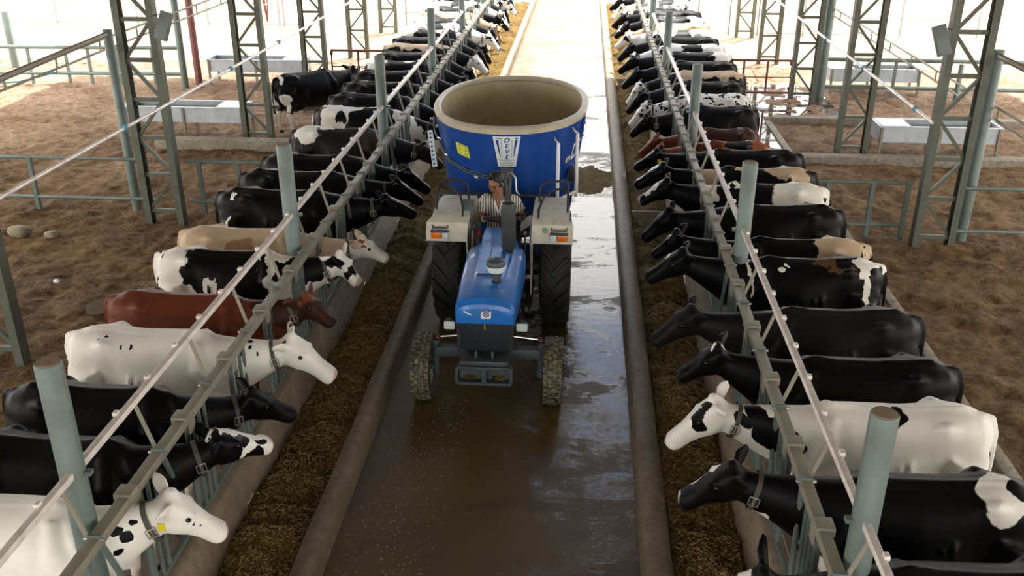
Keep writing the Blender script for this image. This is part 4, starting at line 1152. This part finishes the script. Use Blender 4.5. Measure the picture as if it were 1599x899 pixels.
# muffler and air pre-cleaner
mo = MB(); mx, my = CX + .155, 9.76
mo.lathe([(.026, 1.34), (.026, 1.41), (.05, 1.415), (.076, 1.435), (.080, 1.46), (.080, 1.93), (.07, 1.965), (.034, 1.985), (.032, 2.02)], (mx, my, 0), n=24)
mu = mo.build('muffler', M['muffler'], tr, 40)
MB().tube([(mx, my, 2.0), (mx, my, 2.13), (mx, my + .015, 2.17), (mx - .01, my + .05, 2.21)], .030, 14).build('exhaust_pipe', M['t_black'], mu, 50)
ac = MB(); ax_, ay_ = CX + .085, 8.99
ac.lathe([(.034, 1.36), (.034, 1.46), (.045, 1.47)], (ax_, ay_, 0), n=20)
aco = ac.build('air_intake', M['t_grey'], tr, 40)
MB().lathe([(.045, 1.465), (.088, 1.49), (.094, 1.51), (.094, 1.555), (.085, 1.56)], (ax_, ay_, 0), n=28).build('dust_bowl', M['clear'], aco, 40)
MB().lathe([(.100, 1.553), (.102, 1.58), (.094, 1.605), (.055, 1.622), (.012, 1.626), (.012, 1.64)], (ax_, ay_, 0), n=28).build('intake_cap', M['t_grey'], aco, 40)

# fenders
for s in (-1, 1):
    xi, xo = CX + s * .39, CX + s * .865
    xm = CX + s * .90
    path = [(10.33, 1.285), (10.36, 1.38), (10.42, 1.475), (10.50, 1.515), (10.75, 1.535), (11.15, 1.535), (11.45, 1.47), (11.72, 1.28), (11.86, 1.02)]
    fb = MB(); th = .015; rings = []
    for i, (y, z) in enumerate(path):
        narrow = 1.0 if 0 < i else 1.0
        taper = 0.0 if i < 3 else (.05 if i < 5 else .07)
        xa, xb = xi, xo - s * taper
        rings.append([V((xa, y, z)), V((xb, y, z)), V((xb, y + .004, z - th)), V((xa, y + .004, z - th))])
    fb.loft(rings)
    # outer lip and inner side plate
    for i in range(len(path) - 1):
        (ya, za_), (yb, zb_) = path[i], path[i + 1]
        fb.plate([(xi, ya, za_), (xi, yb, zb_), (xi, min(yb + .12, 11.8), .80), (xi, max(ya, 10.45), .80)], .012 * s)
    fo = fb.build('fender', M['t_cream'], tr, 30)
    # indicator: orange outside, clear inside
    iy, iz = 10.335, 1.35
    io = MB(); io.box((CX + s * .74, iy - .012, iz), (.125, .05, .075), None, .01); i1 = io.build('indicator_lamp', M['orange'], fo, 40)
    MB().box((CX + s * .635, iy - .012, iz), (.075, .05, .075), None, .01).build('side_lamp', M['clear'], fo, 40)
    MB().box((CX + s * .70, iy - .005, iz + .047), (.21, .05, .015)).build('lamp_visor', M['t_grey'], fo)
    MB().tube([(CX + s * .61, 10.40, 1.445), (CX + s * .61, 10.345, 1.43), (CX + s * .79, 10.345, 1.43), (CX + s * .79, 10.40, 1.445)], .009, 8).build('lamp_guard', M['t_grey'], fo, 40)
    if s > 0:
        q = MB(); q.lathe([(.036, -.002), (.036, .002)], (CX + .535, 10.385, 1.42), (0, -.85, .55), 20); q.build('round_badge', M['green_dec'], fo, 40)
    # hand rails: a big hoop over the fender and a curved grab rail to the front
    xa, xb = CX + s * .44, CX + s * .79
    MB().tube([(xb, 10.72, 1.52), (xb, 10.85, 1.70), (xb - s * .02, 11.0, 1.79), (xb - s * .08, 11.05, 1.815), (xa + s * .10, 11.05, 1.80), (xa + s * .02, 11.05, 1.74), (xa, 11.08, 1.62), (xa, 11.08, 1.53)], .015, 8).build('hoop_rail', M['t_black'], fo, 50)
    MB().tube([(xb, 10.98, 1.76) if s > 0 else (xb, 10.98, 1.76), (xa + s * .18, 10.92, 1.74), (xa + s * .06, 10.75, 1.70), (xa + s * .01, 10.58, 1.60), (xa + s * .01, 10.52, 1.52)], .015, 8).build('grab_rail', M['t_black'], fo, 50)
    MB().plate([(CX + s * .36, 10.55, .50), (CX + s * .36, 10.85, .50), (CX + s * .34, 10.85, 1.30), (CX + s * .34, 10.62, 1.30)], .02 * s).build('fender_stay', M['t_cream'], fo)
m_ = MB(); m_.box((CX - .41, 10.72, 1.56), (.15, .03, .20), Matrix.Rotation(R(-20), 3, 'X'), .012); m_.tube([(CX - .41, 10.72, 1.50), (CX - .28, 10.45, 1.25), (CX - .26, 10.3, 1.05)], .008, 6)
m_.build('mirror', M['t_grey'], tr, 40)

# platform, dash, steering, seat, levers
p = MB(); p.box((CX, 10.62, .50), (.78, .75, .03), None, .005); p.build('foot_platform', M['t_black'], tr, 40)
for s in (-1, 1):
    q = MB(); q.box((CX + s * .36, 10.3, .34), (.14, .18, .02)); q.box((CX + s * .36, 10.3, .42), (.02, .02, .18)); q.build('step', M['t_black'], tr)
    MB().tube([(CX + s * .2, 10.35, .55), (CX + s * .2, 10.25, .70)], .012, 6).build('pedal', M['chrome'], tr, 40)
d = MB(); d.box((CX, 10.47, 1.24), (.40, .12, .26), Matrix.Rotation(R(20), 3, 'X'), .03); d.build('dashboard', M['t_black'], tr, 40)
sw = MB(); sc_ = V((CX, 10.70, 1.43)); srot = Matrix.Rotation(R(-28), 3, 'X')
n = 36; sw.tube([sc_ + srot @ V((.20 * math.cos(2 * math.pi * k / n), .20 * math.sin(2 * math.pi * k / n), 0)) for k in range(n + 1)], .014, 8)
for a in (90, 210, 330): sw.tube([sc_, sc_ + srot @ V((.20 * math.cos(R(a)), .20 * math.sin(R(a)), 0))], .010, 6)
sw.lathe([(.04, -.02), (.04, .02)], sc_, srot @ V((0, 0, 1)), 14); sw.tube([sc_, (CX, 10.50, 1.22)], .022, 8)
sw.build('steering_wheel', M['t_black'], tr, 50)
st = MB(); st.box((CX - .01, 11.20, .98), (.44, .42, .10), None, .04); st.box((CX - .01, 11.43, 1.16), (.42, .08, .32), Matrix.Rotation(R(-8), 3, 'X'), .035); st.box((CX, 11.2, .85), (.3, .3, .2)); st.build('seat', M['seat'], tr, 40)
for x, y, z, mt in ((CX - .27, 10.62, 1.25, 'redknob'), (CX + .28, 10.75, 1.22, 'yellowknob'), (CX + .22, 10.72, 1.2, 't_black'), (CX - .22, 10.8, 1.12, 't_black')):
    q = MB().tube([(x, y + .05, .8), (x, y, z)], .009, 6).build('lever', M['chrome'], tr, 40); MB().ell((x, y, z + .02), (.024, .024, .03), None, 10, 6).build('lever_knob', M[mt], q, 60)
q = MB(); q.plate([(CX + .22, 10.86, 1.22), (CX + .40, 10.98, 1.30), (CX + .38, 11.2, 1.34), (CX + .20, 11.1, 1.26)], .01); q.build('side_tray', M['emblem_w'], tr)
MB().tube([(CX + .18, 11.0, 1.2), (CX + .24, 10.9, 1.42), (CX + .34, 10.95, 1.45), (CX + .37, 11.1, 1.30)], .014, 8).build('arm_rail', M['t_black'], tr, 50)
r_ = MB(); r_.lathe([(.13, -.5), (.13, .5)], (CX, 11.05, .70), (1, 0, 0), 16); r_.box((CX, 11.45, .70), (.34, .7, .35), None, .03); r_.box((CX, 11.95, .45), (.08, .5, .05)); r_.build('rear_axle', M['t_black'], tr, 40)

# ------------------------------------------------------------------ feed mixer wagon
mx_ = thing('feed_mixer_wagon', 'tall oval blue feed mixer wagon with tan inside hitched behind the tractor', 'wagon', (-1.0, 13.5, 0))
TC = V((-1.0, 13.52, 0)); ZT, ZB = 2.20, .62
def tdim(z):
    f = (z - ZB) / (ZT - ZB)
    return .86 + (1.085 - .86) * f, 1.36 + (1.64 - 1.36) * f
def sup(q, e=.9):
    c, s = math.cos(q), math.sin(q)
    return math.copysign(abs(c) ** e, c), math.copysign(abs(s) ** e, s)
def tub(q, z, off=0.0):
    a, b_ = tdim(z); c, s = sup(q)
    p = V((TC.x + a * c, TC.y + b_ * s, z))
    nrm = V((c / a, s / b_, -.13)).normalized()
    return p + nrm * off
def tubx(x, z, off=0.0):
    """point on the front of the tub at world x"""
    a, b_ = tdim(z); c = max(-1, min(1, (x - TC.x) / a)); ca = math.copysign(abs(c) ** (1 / .9), c)
    return tub(-math.acos(ca), z, off)
n = 72
tb = MB()
rings = []
for z in (ZB, .9, 1.3, 1.7, 2.0, ZT): rings.append([tub(2 * math.pi * k / n, z) for k in range(n)])
tb.loft(rings, False); tub_o = tb.build('tub', M['m_blue'], mx_, 40)
ti = MB(); rings = []
for z, o_ in ((ZT, -.035), (2.0, -.035), (1.5, -.035), (1.0, -.035), (ZB + .05, -.035)): rings.append([tub(2 * math.pi * k / n, z, o_) for k in range(n)])
ti.loft(rings, False); ti.f.append(tuple(len(ti.v) - n + k for k in range(n))); ti.m.append(0)
ti.build('tub_lining', M['tan'], tub_o, 40)
rm = MB(); rings = []
for z, o_ in ((ZT - .05, .004), (ZT + .015, .014), (ZT + .035, -.01), (ZT + .035, -.065), (ZT + .01, -.085), (ZT - .03, -.07), (ZT - .05, -.03)): rings.append([tub(2 * math.pi * k / n, z, o_) for k in range(n)])
rings.append(rings[0])
rm.loft(rings, False); rm.build('tub_rim', M['rimtan'], tub_o, 40)
# inner seam on the far wall, auger inside
MB().box(tub(math.pi / 2 + .05, 1.95, -.05), (.02, .02, .42)).build('wall_seam', M['rimtan'], tub_o)
au = MB(); au.lathe([(.34, ZB + .05), (.16, 1.35), (.12, 1.45)], (TC.x, TC.y, 0), n=20)
prev = None; v0 = len(au.v)
K = 60
for k in range(K + 1):
    q = k / K * 2 * math.pi * 2.2; rr = .78 - .5 * k / K; z = ZB + .12 + .75 * k / K
    au.v += [V((TC.x + .15 * math.cos(q), TC.y + .15 * math.sin(q), z + .02)), V((TC.x + rr * math.cos(q), TC.y + rr * math.sin(q), z)), V((TC.x + rr * math.cos(q), TC.y + rr * math.sin(q), z + .015)), V((TC.x + .15 * math.cos(q), TC.y + .15 * math.sin(q), z + .035))]
for k in range(K):
    a_ = v0 + k * 4
    for i in range(4): au.face((a_ + i, a_ + (i + 1) % 4, a_ + 4 + (i + 1) % 4, a_ + 4 + i))
au.build('auger', M['rimtan'], mx_, 40)
fd = MB(); rings = [[TC + V((tdim(.8)[0] * .93 * r0 * sup(2 * math.pi * k / n)[0], tdim(.8)[1] * .93 * r0 * sup(2 * math.pi * k / n)[1], .85 + .05 * fbm(r0 * 3, k * .4, 1, 3, 2))) for k in range(n)] for r0 in (1, .8, .6, .4, .2)]
fd.loft(rings, False); fd.f.append(tuple(4 * n + k for k in range(n))); fd.m.append(0)
tag(fd.build('mixed_feed', M['feed'], None, 60), 'brown mixed feed lying inside the tub of the mixer wagon', 'feed', kind='stuff')
# wagon frame and wheels
ch = MB()
for s in (-1, 1): ch.box((TC.x + s * .4, 13.3, .50), (.12, 3.0, .16), None, .01)
for y in (12.1, 13.5, 14.7): ch.box((TC.x, y, .50), (1.3, .14, .12), None, .01)
ch.bar((TC.x - .35, 12.0, .48), (CX, 11.75, .46), .1, .1); ch.bar((TC.x + .35, 12.0, .48), (CX, 11.75, .46), .1, .1)
ch.box((TC.x, 13.9, .42), (1.5, .12, .12)); ch.build('chassis', M['m_blue'], mx_, 40)
wheel('wagon_tyre', (TC.x - .72, 13.9, .38), .38, .26, .2, 'rib', mx_, M['rubber'], -1)
wheel('wagon_tyre', (TC.x + .72, 13.9, .38), .38, .26, .2, 'rib', mx_, M['rubber'], 1)
MB().tube([(TC.x - .92, 11.98, 1.30), (TC.x + .62, 11.98, 1.30)], .028, 8).build('front_crossbar', M['t_grey'], mx_, 40)
for s in (-.6, .6): MB().bar((TC.x + s, 11.98, 1.30), (TC.x + s, 12.2, .55), .06, .06).build('crossbar_stand', M['t_grey'], mx_)

def decal(name, pts, mat, parent, off=.004, nx=8, nz=4):
    """quad given as four (x, z) corners: bottom-left, bottom-right, top-right, top-left, laid on the curved front"""
    b = MB(); (x0, z0), (x1, z1), (x2, z2), (x3, z3) = pts
    for o_ in (off, off - .003):
        for j in range(nz + 1):
            v = j / nz
            for i in range(nx + 1):
                u = i / nx
                x = (x0 * (1 - u) + x1 * u) * (1 - v) + (x3 * (1 - u) + x2 * u) * v; z = (z0 * (1 - u) + z1 * u) * (1 - v) + (z3 * (1 - u) + z2 * u) * v
                b.v.append(tubx(x, z, o_))
    for j in range(nz):
        for i in range(nx):
            k = j * (nx + 1) + i; b.face((k, k + 1, k + nx + 2, k + nx + 1))
    return b.build(name, mat, parent, 60)
def text_mesh(txt, size, shear=0.0):
    cu = bpy.data.curves.new('t', 'FONT'); cu.body = txt; cu.size = size; cu.shear = shear; cu.align_x = 'CENTER'; cu.offset = size * .02
    o = bpy.data.objects.new('t', cu); COL.objects.link(o)
    dg = bpy.context.evaluated_depsgraph_get()
    me = bpy.data.meshes.new_from_object(o.evaluated_get(dg)); vs = [v.co.copy() for v in me.vertices]; fs = [tuple(p.vertices) for p in me.polygons]
    bpy.data.objects.remove(o); bpy.data.meshes.remove(me)
    return vs, fs
def text_front(name, txt, size, x, z, mat, parent, shear=0.0, off=.008, sx=1.0):
    vs, fs = text_mesh(txt, size, shear)
    b = MB(); b.add([tubx(x + p.x * sx, z + p.y, off) for p in vs], fs)
    return b.build(name, mat, parent)
def text_side(name, txt, size, q0, z, mat, parent, off=.008):
    vs, fs = text_mesh(txt, size, .2)
    b = MB(); b.add([tub(q0 + p.x / 1.45, z + p.y, off) for p in vs], fs)
    return b.build(name, mat, parent)
px = -.955
pan = decal('maker_panel', [(px - .115, 1.70), (px + .115, 1.70), (px + .18, 2.125), (px - .18, 2.125)], M['white_dec'], tub_o)
for k, c_ in enumerate('DEVE'):
    text_front('panel_letter', c_, .088, px - .003, 2.045 - k * .078, M['navy'], pan, .25, sx=1.15)
for s in (-1, 1):
    decal('panel_wedge', [(px + s * .083 - .003, 1.83), (px + s * .083 + .003, 1.83), (px + s * .125 + .017, 2.075), (px + s * .125 - .017, 2.075)], M['navy'], pan, .008, 2, 3)
    decal('panel_stripe', [(px + s * .058 - .003, 1.83), (px + s * .058 + .003, 1.83), (px + s * .072 + .004, 2.075), (px + s * .072 - .004, 2.075)], M['green_dec'], pan, .008, 2, 3)
decal('panel_mark', [(px + .11, 2.09), (px + .145, 2.09), (px + .145, 2.112), (px + .11, 2.112)], M['navy'], pan, .008, 2, 1)
decal('panel_mark', [(px - .145, 2.09), (px - .055, 2.09), (px - .055, 2.108), (px - .145, 2.108)], M['green_dec'], pan, .008, 2, 1)
text_front('phone_line', '98143-81438', .036, px, 1.745, M['green_dec'], pan, 0, sx=.95)
text_front('phone_line', '98881-83805', .036, px, 1.713, M['green_dec'], pan, 0, sx=.95)
decal('address_line', [(px - .105, 1.792), (px + .105, 1.792), (px + .108, 1.80), (px - .108, 1.80)], M['green_dec'], pan, .008, 4, 1)
decal('address_line', [(px - .05, 1.777), (px + .05, 1.777), (px + .05, 1.784), (px - .05, 1.784)], M['green_dec'], pan, .008, 4, 1)
ys_ = decal('yellow_sticker', [(-1.63, 1.80), (-1.45, 1.77), (-1.475, 1.93), (-1.655, 1.965)], M['yellow_dec'], tub_o)
for i in range(3):
    for j in range(2):
        decal('sticker_print', [(-1.615 + j * .085, 1.925 - i * .05 - j * .014), (-1.565 + j * .085, 1.917 - i * .05 - j * .014), (-1.567 + j * .085, 1.932 - i * .05 - j * .014), (-1.617 + j * .085, 1.94 - i * .05 - j * .014)], M['green_dec'], ys_, .008, 2, 1)
rl = decal('warning_label', [(-1.95, 1.69), (-1.84, 1.70), (-1.84, 1.735), (-1.95, 1.725)], M['white_dec'], tub_o)
decal('label_print', [(-1.935, 1.70), (-1.86, 1.705), (-1.86, 1.722), (-1.935, 1.717)], M['red_dec'], rl, .008, 2, 1)
decal('small_label', [(-1.40, 1.50), (-1.35, 1.49), (-1.355, 1.525), (-1.405, 1.535)], M['white_dec'], tub_o)
ol = decal('warning_label', [(-.205, 1.60), (-.145, 1.62), (-.14, 1.69), (-.20, 1.67)], M['white_dec'], tub_o)
decal('label_print', [(-.192, 1.615), (-.155, 1.625), (-.16, 1.66), (-.182, 1.655)], M['orange'], ol, .008, 2, 1)
# strip with small upright letters on a board at the left, big white letters round the right side
bd = MB(); bd.box((-2.06, 12.75, 1.70), (.07, .012, .52), Matrix.Rotation(R(-6), 3, 'Y')); bo_ = bd.build('letter_board', M['white_dec'], mx_)
for k in range(8): MB().box((-2.085 + k * .0058 + .0, 12.742, 1.92 - k * .062), (.030, .008, .022)).build('board_letter', M['navy'], bo_)
text_side('side_letter', 'DEVE', .31, -.33, 1.62, M['emblem_w'], tub_o)
# white ladder rails at the front right
for x, zt_, zb_, nm in ((-.37, 2.02, 1.22, 0), (-.14, 2.06, 1.18, 1)):
    pts = [tubx(x + .005, zt_ + .05, .02), tubx(x - .01, zt_ + .03, .07), tubx(x, zt_, .11), tubx(x, zt_, .11) + V((.0, -.02, zb_ - zt_))]
    MB().tube(pts[2:], .024, 10).build('ladder_rail', M['emblem_w'], mx_, 50)
    MB().tube(pts[:3], .014, 8).build('ladder_hook', M['chrome'], mx_, 50)
pa = tubx(-.37, 2.02, .11) + V((0, -.02, -.78)); pb = tubx(-.14, 2.06, .11) + V((0, -.02, -.80))
MB().tube([pa, pb], .022, 8).build('ladder_rung', M['emblem_w'], mx_, 50)
# grey gearbox lever, hoses
MB().bar(tubx(px, 1.70, .03), (px - .03, 11.80, 1.25), .17, .06, (0, 1, 0), .01).build('gear_cover', M['t_grey'], mx_, 40)
MB().tube([(px + .02, 11.88, 1.62), (px + .07, 11.85, 1.66), (px + .12, 11.83, 1.60), (px + .13, 11.8, 1.42), (px + .18, 11.8, 1.36)], .014, 8).build('chrome_handle', M['chrome'], mx_, 50)
for dz in (0, -.035):
    MB().tube([tubx(-2.05, 2.05 + dz, .05), tubx(-2.0, 1.93 + dz, .06), tubx(-1.92, 1.82 + dz, .03), tubx(-1.86, 1.74 + dz, .03), tubx(-1.76, 1.66 + dz, .03), tubx(-1.5, 1.60 + dz, .02), tubx(-1.2, 1.57 + dz, .03)], .011, 8).build('hydraulic_hose', M['hose'], mx_, 50)
for x, z in ((-1.93, 1.86), (-1.80, 1.70)): MB().box(tubx(x, z, .03), (.05, .03, .03), Matrix.Rotation(R(30), 3, 'Y'), .005).build('hose_clamp', M['chrome'], mx_, 40)
MB().box((TC.x + .92, 12.62, 1.42), (.14, .12, .18), None, .02).build('control_box', M['t_black'], mx_, 40)
for z in (2.08, 1.97, 1.9): MB().box(tub(-.35, z, .03), (.05, .06, .035), None, .006).build('rim_bolt_block', M['m_blue'], mx_, 40)
MB().box(tub(-.42, 1.45, .03), (.09, .1, .05), None, .008).build('step_bracket', M['m_blue'], mx_, 40)
MB().tube([tub(-.30, 2.14, .012), tub(-.30, .75, .012)], .018, 6).build('tub_edge_strip', M['m_blue'], mx_, 50)

# ------------------------------------------------------------------ driver
M['skin'] = simple('brown_skin', (.24, .105, .055), .5, 0, .08, 8)
M['hair'] = simple('black_hair', (.006, .005, .005), .55)
M['trouser'] = simple('dark_trousers', (.022, .020, .022), .8, 0, .2, 10)
def mat_shirt():
    m, nt, bs = newmat('striped_shirt')
    tc = N(nt, 'ShaderNodeTexCoord'); sp = N(nt, 'ShaderNodeSeparateXYZ'); L(nt, tc.outputs['Object'], sp.inputs[0])
    w_ = noisenode(nt, tc.outputs['Object'], 5, 2)
    v = mth(nt, 'FRACT', mth(nt, 'MULTIPLY', mth(nt, 'ADD', sp.outputs[0], mth(nt, 'MULTIPLY', w_, .03)), 30))
    L(nt, mix(nt, mth(nt, 'LESS_THAN', v, .36), (.66, .62, .54), (.05, .045, .045)), bs.inputs['Base Color'])
    bs.inputs['Roughness'].default_value = .85
    return m
M['shirt'] = mat_shirt()
def remesh(b, vox, sm=3, name='body'):
    me = bpy.data.meshes.new(name); me.from_pydata([tuple(p) for p in b.v], [], b.f)
    bm = bmesh.new(); bm.from_mesh(me); bmesh.ops.recalc_face_normals(bm, faces=bm.faces); bm.to_mesh(me); bm.free()
    o = bpy.data.objects.new('tmp', me); COL.objects.link(o)
    r = o.modifiers.new('r', 'REMESH'); r.mode = 'VOXEL'; r.voxel_size = vox
    s = o.modifiers.new('s', 'SMOOTH'); s.factor = .5; s.iterations = sm
    dg = bpy.context.evaluated_depsgraph_get()
    m2 = bpy.data.meshes.new_from_object(o.evaluated_get(dg), preserve_all_data_layers=False, depsgraph=dg)
    bpy.data.objects.remove(o); bpy.data.meshes.remove(me)
    m2.name = name; m2.polygons.foreach_set('use_smooth', [True] * len(m2.polygons)); m2.materials.clear()
    return m2
D0 = V((CX - .05, 11.16, 0))
def D(x, y, z): return D0 + V((x, y, z))
pel, che, nek = D(0, 0, 1.12), D(-.01, -.06, 1.45), D(-.02, -.08, 1.60)
hc = D(-.045, -.130, 1.765)                      # head centre, turned down and to the side
hrot = Matrix.Rotation(R(-28), 3, 'Z') @ Matrix.Rotation(R(20), 3, 'X')   # local: face looks along -y
# (the head turns to the viewer's left and bows a little)
def HP(x, y, z): return hc + hrot @ (V((x, y, z)) * 1.09)
sh = {-1: D(-.19, -.06, 1.545), 1: D(.18, -.05, 1.54)}
el = {-1: D(-.235, -.17, 1.30), 1: D(.30, -.12, 1.33)}
hd = {-1: sc_ + srot @ V((-.19, .06, 0)), 1: sc_ + srot @ V((.165, .11, 0))}
wr = {s: hd[s] + (el[s] - hd[s]).normalized() * .085 + V((0, 0, .015)) for s in (-1, 1)}
kn = {-1: D(-.17, -.46, 1.10), 1: D(.19, -.46, 1.10)}
an = {-1: D(-.19, -.62, .66), 1: D(.21, -.60, .66)}
def person_core(b, g=0.0, head=True, arms=True, hands=True, legs=True, torso=True, sleeve=1.0):
    if torso:
        rr = []
        for c, w, d_ in ((pel + V((0, 0, -.10)), .15, .11), (pel, .165, .12), (pel.lerp(che, .5), .145, .105), (che, .175, .12), (che + V((0, 0, .07)), .17, .105), (nek + V((0, .01, -.035)), .10, .075)):
            rr.append([V((c.x + (w + g) * math.cos(2 * math.pi * k / 20), c.y + (d_ + g) * math.sin(2 * math.pi * k / 20), c.z)) for k in range(20)])
        b.loft(rr)
        for s in (-1, 1): b.ell(sh[s] + V((-s * .02, 0, -.01)), (.072 + g, .065 + g, .065 + g))
    if head:
        b.tube([nek - V((0, 0, .06)), nek + V((0, -.01, .03)), HP(0, .02, -.06)], [.062, .056, .055], 14)
        b.ell(HP(0, .012, .03), (.083, .101, .099), hrot, 20, 14)
        b.ell(HP(0, -.028, -.045), (.056, .062, .066), hrot, 16, 10)
        b.ell(HP(0, -.075, -.088), (.028, .022, .022), hrot, 12, 8)      # chin
        b.tube([HP(0, -.082, .022), HP(0, -.100, -.012), HP(0, -.107, -.026)], [.008, .011, .014], 8)   # nose
        b.ell(HP(0, -.093, -.032), (.019, .012, .010), hrot, 10, 6)
        b.ell(HP(0, -.082, .032), (.052, .014, .010), hrot, 12, 6)       # brow
        b.ell(HP(0, -.083, -.060), (.022, .010, .009), hrot, 10, 6)      # lips
        for s in (-1, 1):
            b.ell(HP(s * .046, -.064, -.012), (.022, .018, .018), hrot, 10, 6)
            b.ell(HP(s * .080, .010, -.004), (.011, .022, .032), hrot, 10, 8)
    if arms:
        for s in (-1, 1):
            if sleeve < 1: e_ = sh[s].lerp(el[s], sleeve); b.tube([sh[s], sh[s].lerp(el[s], .35), e_], [.058 + g, .054 + g, .054 + g * 1.4], 12)
            else:
                b.tube([sh[s], sh[s].lerp(el[s], .5), el[s], el[s].lerp(wr[s], .35), wr[s]], [.052, .045, .038, .038, .026], 12)
    if hands:
        for s in (-1, 1):
            h = hd[s]; w_ = wr[s]; f_ = (h - w_).normalized()
            tang = (srot @ V((0, 1, 0))).normalized()
            up_ = (srot @ V((0, 0, 1))).normalized()
            inn = V((-s, 0, 0)); inn = (srot @ inn)
            palm = h + up_ * .022 - inn * .012
            b.tube([w_, w_.lerp(palm, .5), palm], [.026, .030, .028], 10)
            for i, (ln_, o_) in enumerate(((.9, -.030), (1.0, -.010), (.97, .010), (.8, .028))):
                k0 = palm + tang * o_ + inn * .004
                k1 = k0 + inn * .032 * ln_ + up_ * .006; k2 = k1 + inn * .008 - up_ * .026 * ln_; k3 = k2 - inn * .020 * ln_ - up_ * .012
                b.tube([k0, k1, k2, k3], [.0105, .0095, .009, .0075], 8)
            t0 = palm - tang * .030; t1 = t0 - tang * .016 - inn * .002 - up_ * .016; t2 = t1 + inn * .014 - up_ * .022
            b.tube([t0, t1, t2], [.012, .011, .009], 8)
    if legs:
        for s in (-1, 1):
            hip = pel + V((s * .09, -.02, -.06))
            b.tube([hip, hip.lerp(kn[s], .5), kn[s], kn[s].lerp(an[s], .35), an[s]], [.088 + g, .078 + g, .060 + g, .056 + g, .040 + g * 1.5], 14)
b = MB(); person_core(b)
for s in (-1, 1):
    b.tube([an[s], an[s] + V((0, -.0, -.05)), an[s] + V((0, -.06, -.085)), an[s] + V((0, -.17, -.10))], [.038, .042, .040, .028], 10)
pm = remesh(b, .0075, 2, 'person')
driver = bpy.data.objects.new('person', pm); COL.objects.link(driver); pm.materials.append(M['skin']); WM[driver.name] = Matrix.Identity(4)
tag(driver, 'person in a striped short-sleeved shirt sitting on the tractor seat, looking down aside', 'person')
b = MB(); person_core(b, .014, head=False, hands=False, legs=False, sleeve=.62)
for f in range(5):   # cloth folds round the waist
    z = 1.05 + f * .06; b.tube([pel + V((.17 * math.cos(q), .13 * math.sin(q), z - 1.12 + .02 * math.sin(2 * q + f))) for q in [2 * math.pi * k / 16 for k in range(17)]], .012, 6)
sm = remesh(b, .011, 2, 'shirt')
def child(me, name, mat, parent):
    o = bpy.data.objects.new(name, me); link(o, parent); me.materials.append(mat); WM[o.name] = Matrix.Identity(4); return o
so_ = child(sm, 'shirt', M['shirt'], driver)
# open collar: a dark-skinned V at the throat
vn = MB(); vn.add([che + V((-.04, -.143, .105)), che + V((.04, -.143, .105)), che + V((0.0, -.150, -.03)), che + V((-.04, -.137, .105)), che + V((.04, -.137, .105)), che + V((0, -.142, -.03))], [(0, 2, 1), (3, 4, 5), (0, 1, 4, 3), (1, 2, 5, 4), (2, 0, 3, 5)])
vn.build('open_neck', M['skin'], so_)
for s in (-1, 1): MB().bar(che + V((s * .045, -.146, .11)), che + V((s * .004, -.155, -.03)), .022, .008, (0, 1, 0)).build('collar', M['emblem_w'], so_)
b = MB(); person_core(b, .014, head=False, arms=False, hands=False, torso=False)
b.ell(pel + V((0, 0, -.03)), (.185, .15, .10))
child(remesh(b, .012, 2, 'trousers'), 'trousers', M['trouser'], driver)
b = MB(); b.ell(HP(0, .030, .052), (.094, .106, .092), hrot, 20, 12)
for s in (-1, 1): b.ell(HP(s * .072, -.01, .015), (.016, .03, .04), hrot, 10, 8)
for k in range(26):
    rr_ = random.Random(k); b.ell(HP(rr_.uniform(-.055, .055), rr_.uniform(-.07, .06), .112 + rr_.uniform(-.008, .010)), (.026, .032, .022), hrot, 8, 6)
hm = remesh(b, .008, 1, 'hair')
child(hm, 'hair', M['hair'], driver)
b = MB(); b.ell(HP(0, -.094, -.048), (.027, .009, .007), hrot, 10, 6)
b.build('moustache', M['hair'], driver, 60)
for s in (-1, 1): MB().ell(HP(s * .034, -.091, .027), (.018, .006, .004), hrot, 8, 5).build('eyebrow', M['hair'], driver, 60)
for s in (-1, 1): MB().ell(HP(s * .032, -.083, .010), (.010, .006, .006), hrot, 8, 6).build('eye', M['eye'], driver, 60)
for s in (-1, 1):
    b = MB(); a_ = an[s] + V((0, -.05, -.115)); b.box(a_ + V((0, -.02, 0)), (.10, .26, .03), None, .012); b.tube([a_ + V((-.045, -.06, .01)), a_ + V((0, -.06, .055)), a_ + V((.045, -.06, .01))], .012, 6)
    b.build('sandal', M['gate_red'], driver, 50)
b = MB(); w_ = wr[-1]; ax2 = (el[-1] - wr[-1]).normalized(); b.lathe([(.034, .01), (.036, .02), (.036, .04), (.034, .05)], w_, ax2, 16); b.build('wristband', M['emblem_w'], driver, 50)
# ------------------------------------------------------------------ light and camera
w = bpy.data.worlds.new('World'); S.world = w; w.use_nodes = True
bg = w.node_tree.nodes['Background']
bg.inputs[0].default_value = (1.0, .97, .93, 1); bg.inputs[1].default_value = 4.6
sd = bpy.data.lights.new('sun', 'SUN'); sd.energy = 15; sd.angle = R(1.5); sd.color = (1, .97, .93)
so = bpy.data.objects.new('sun', sd); COL.objects.link(so)
so.rotation_euler = (R(-14), R(10), 0)
cd = bpy.data.cameras.new('camera'); cam = bpy.data.objects.new('camera', cd); COL.objects.link(cam)
cd.sensor_width = 36; cd.lens = 1480 / 1599 * 36; cd.clip_start = .05; cd.clip_end = 500
cam.location = (0, 0, 5.35)
cam.rotation_euler = (R(90 - 24.2), 0, R(4.25))
S.camera = cam
S.view_settings.view_transform = 'Standard'
S.view_settings.look = 'None'
S.view_settings.exposure = 0.0
S.view_settings.gamma = 1.0
S.view_settings.use_curve_mapping = False
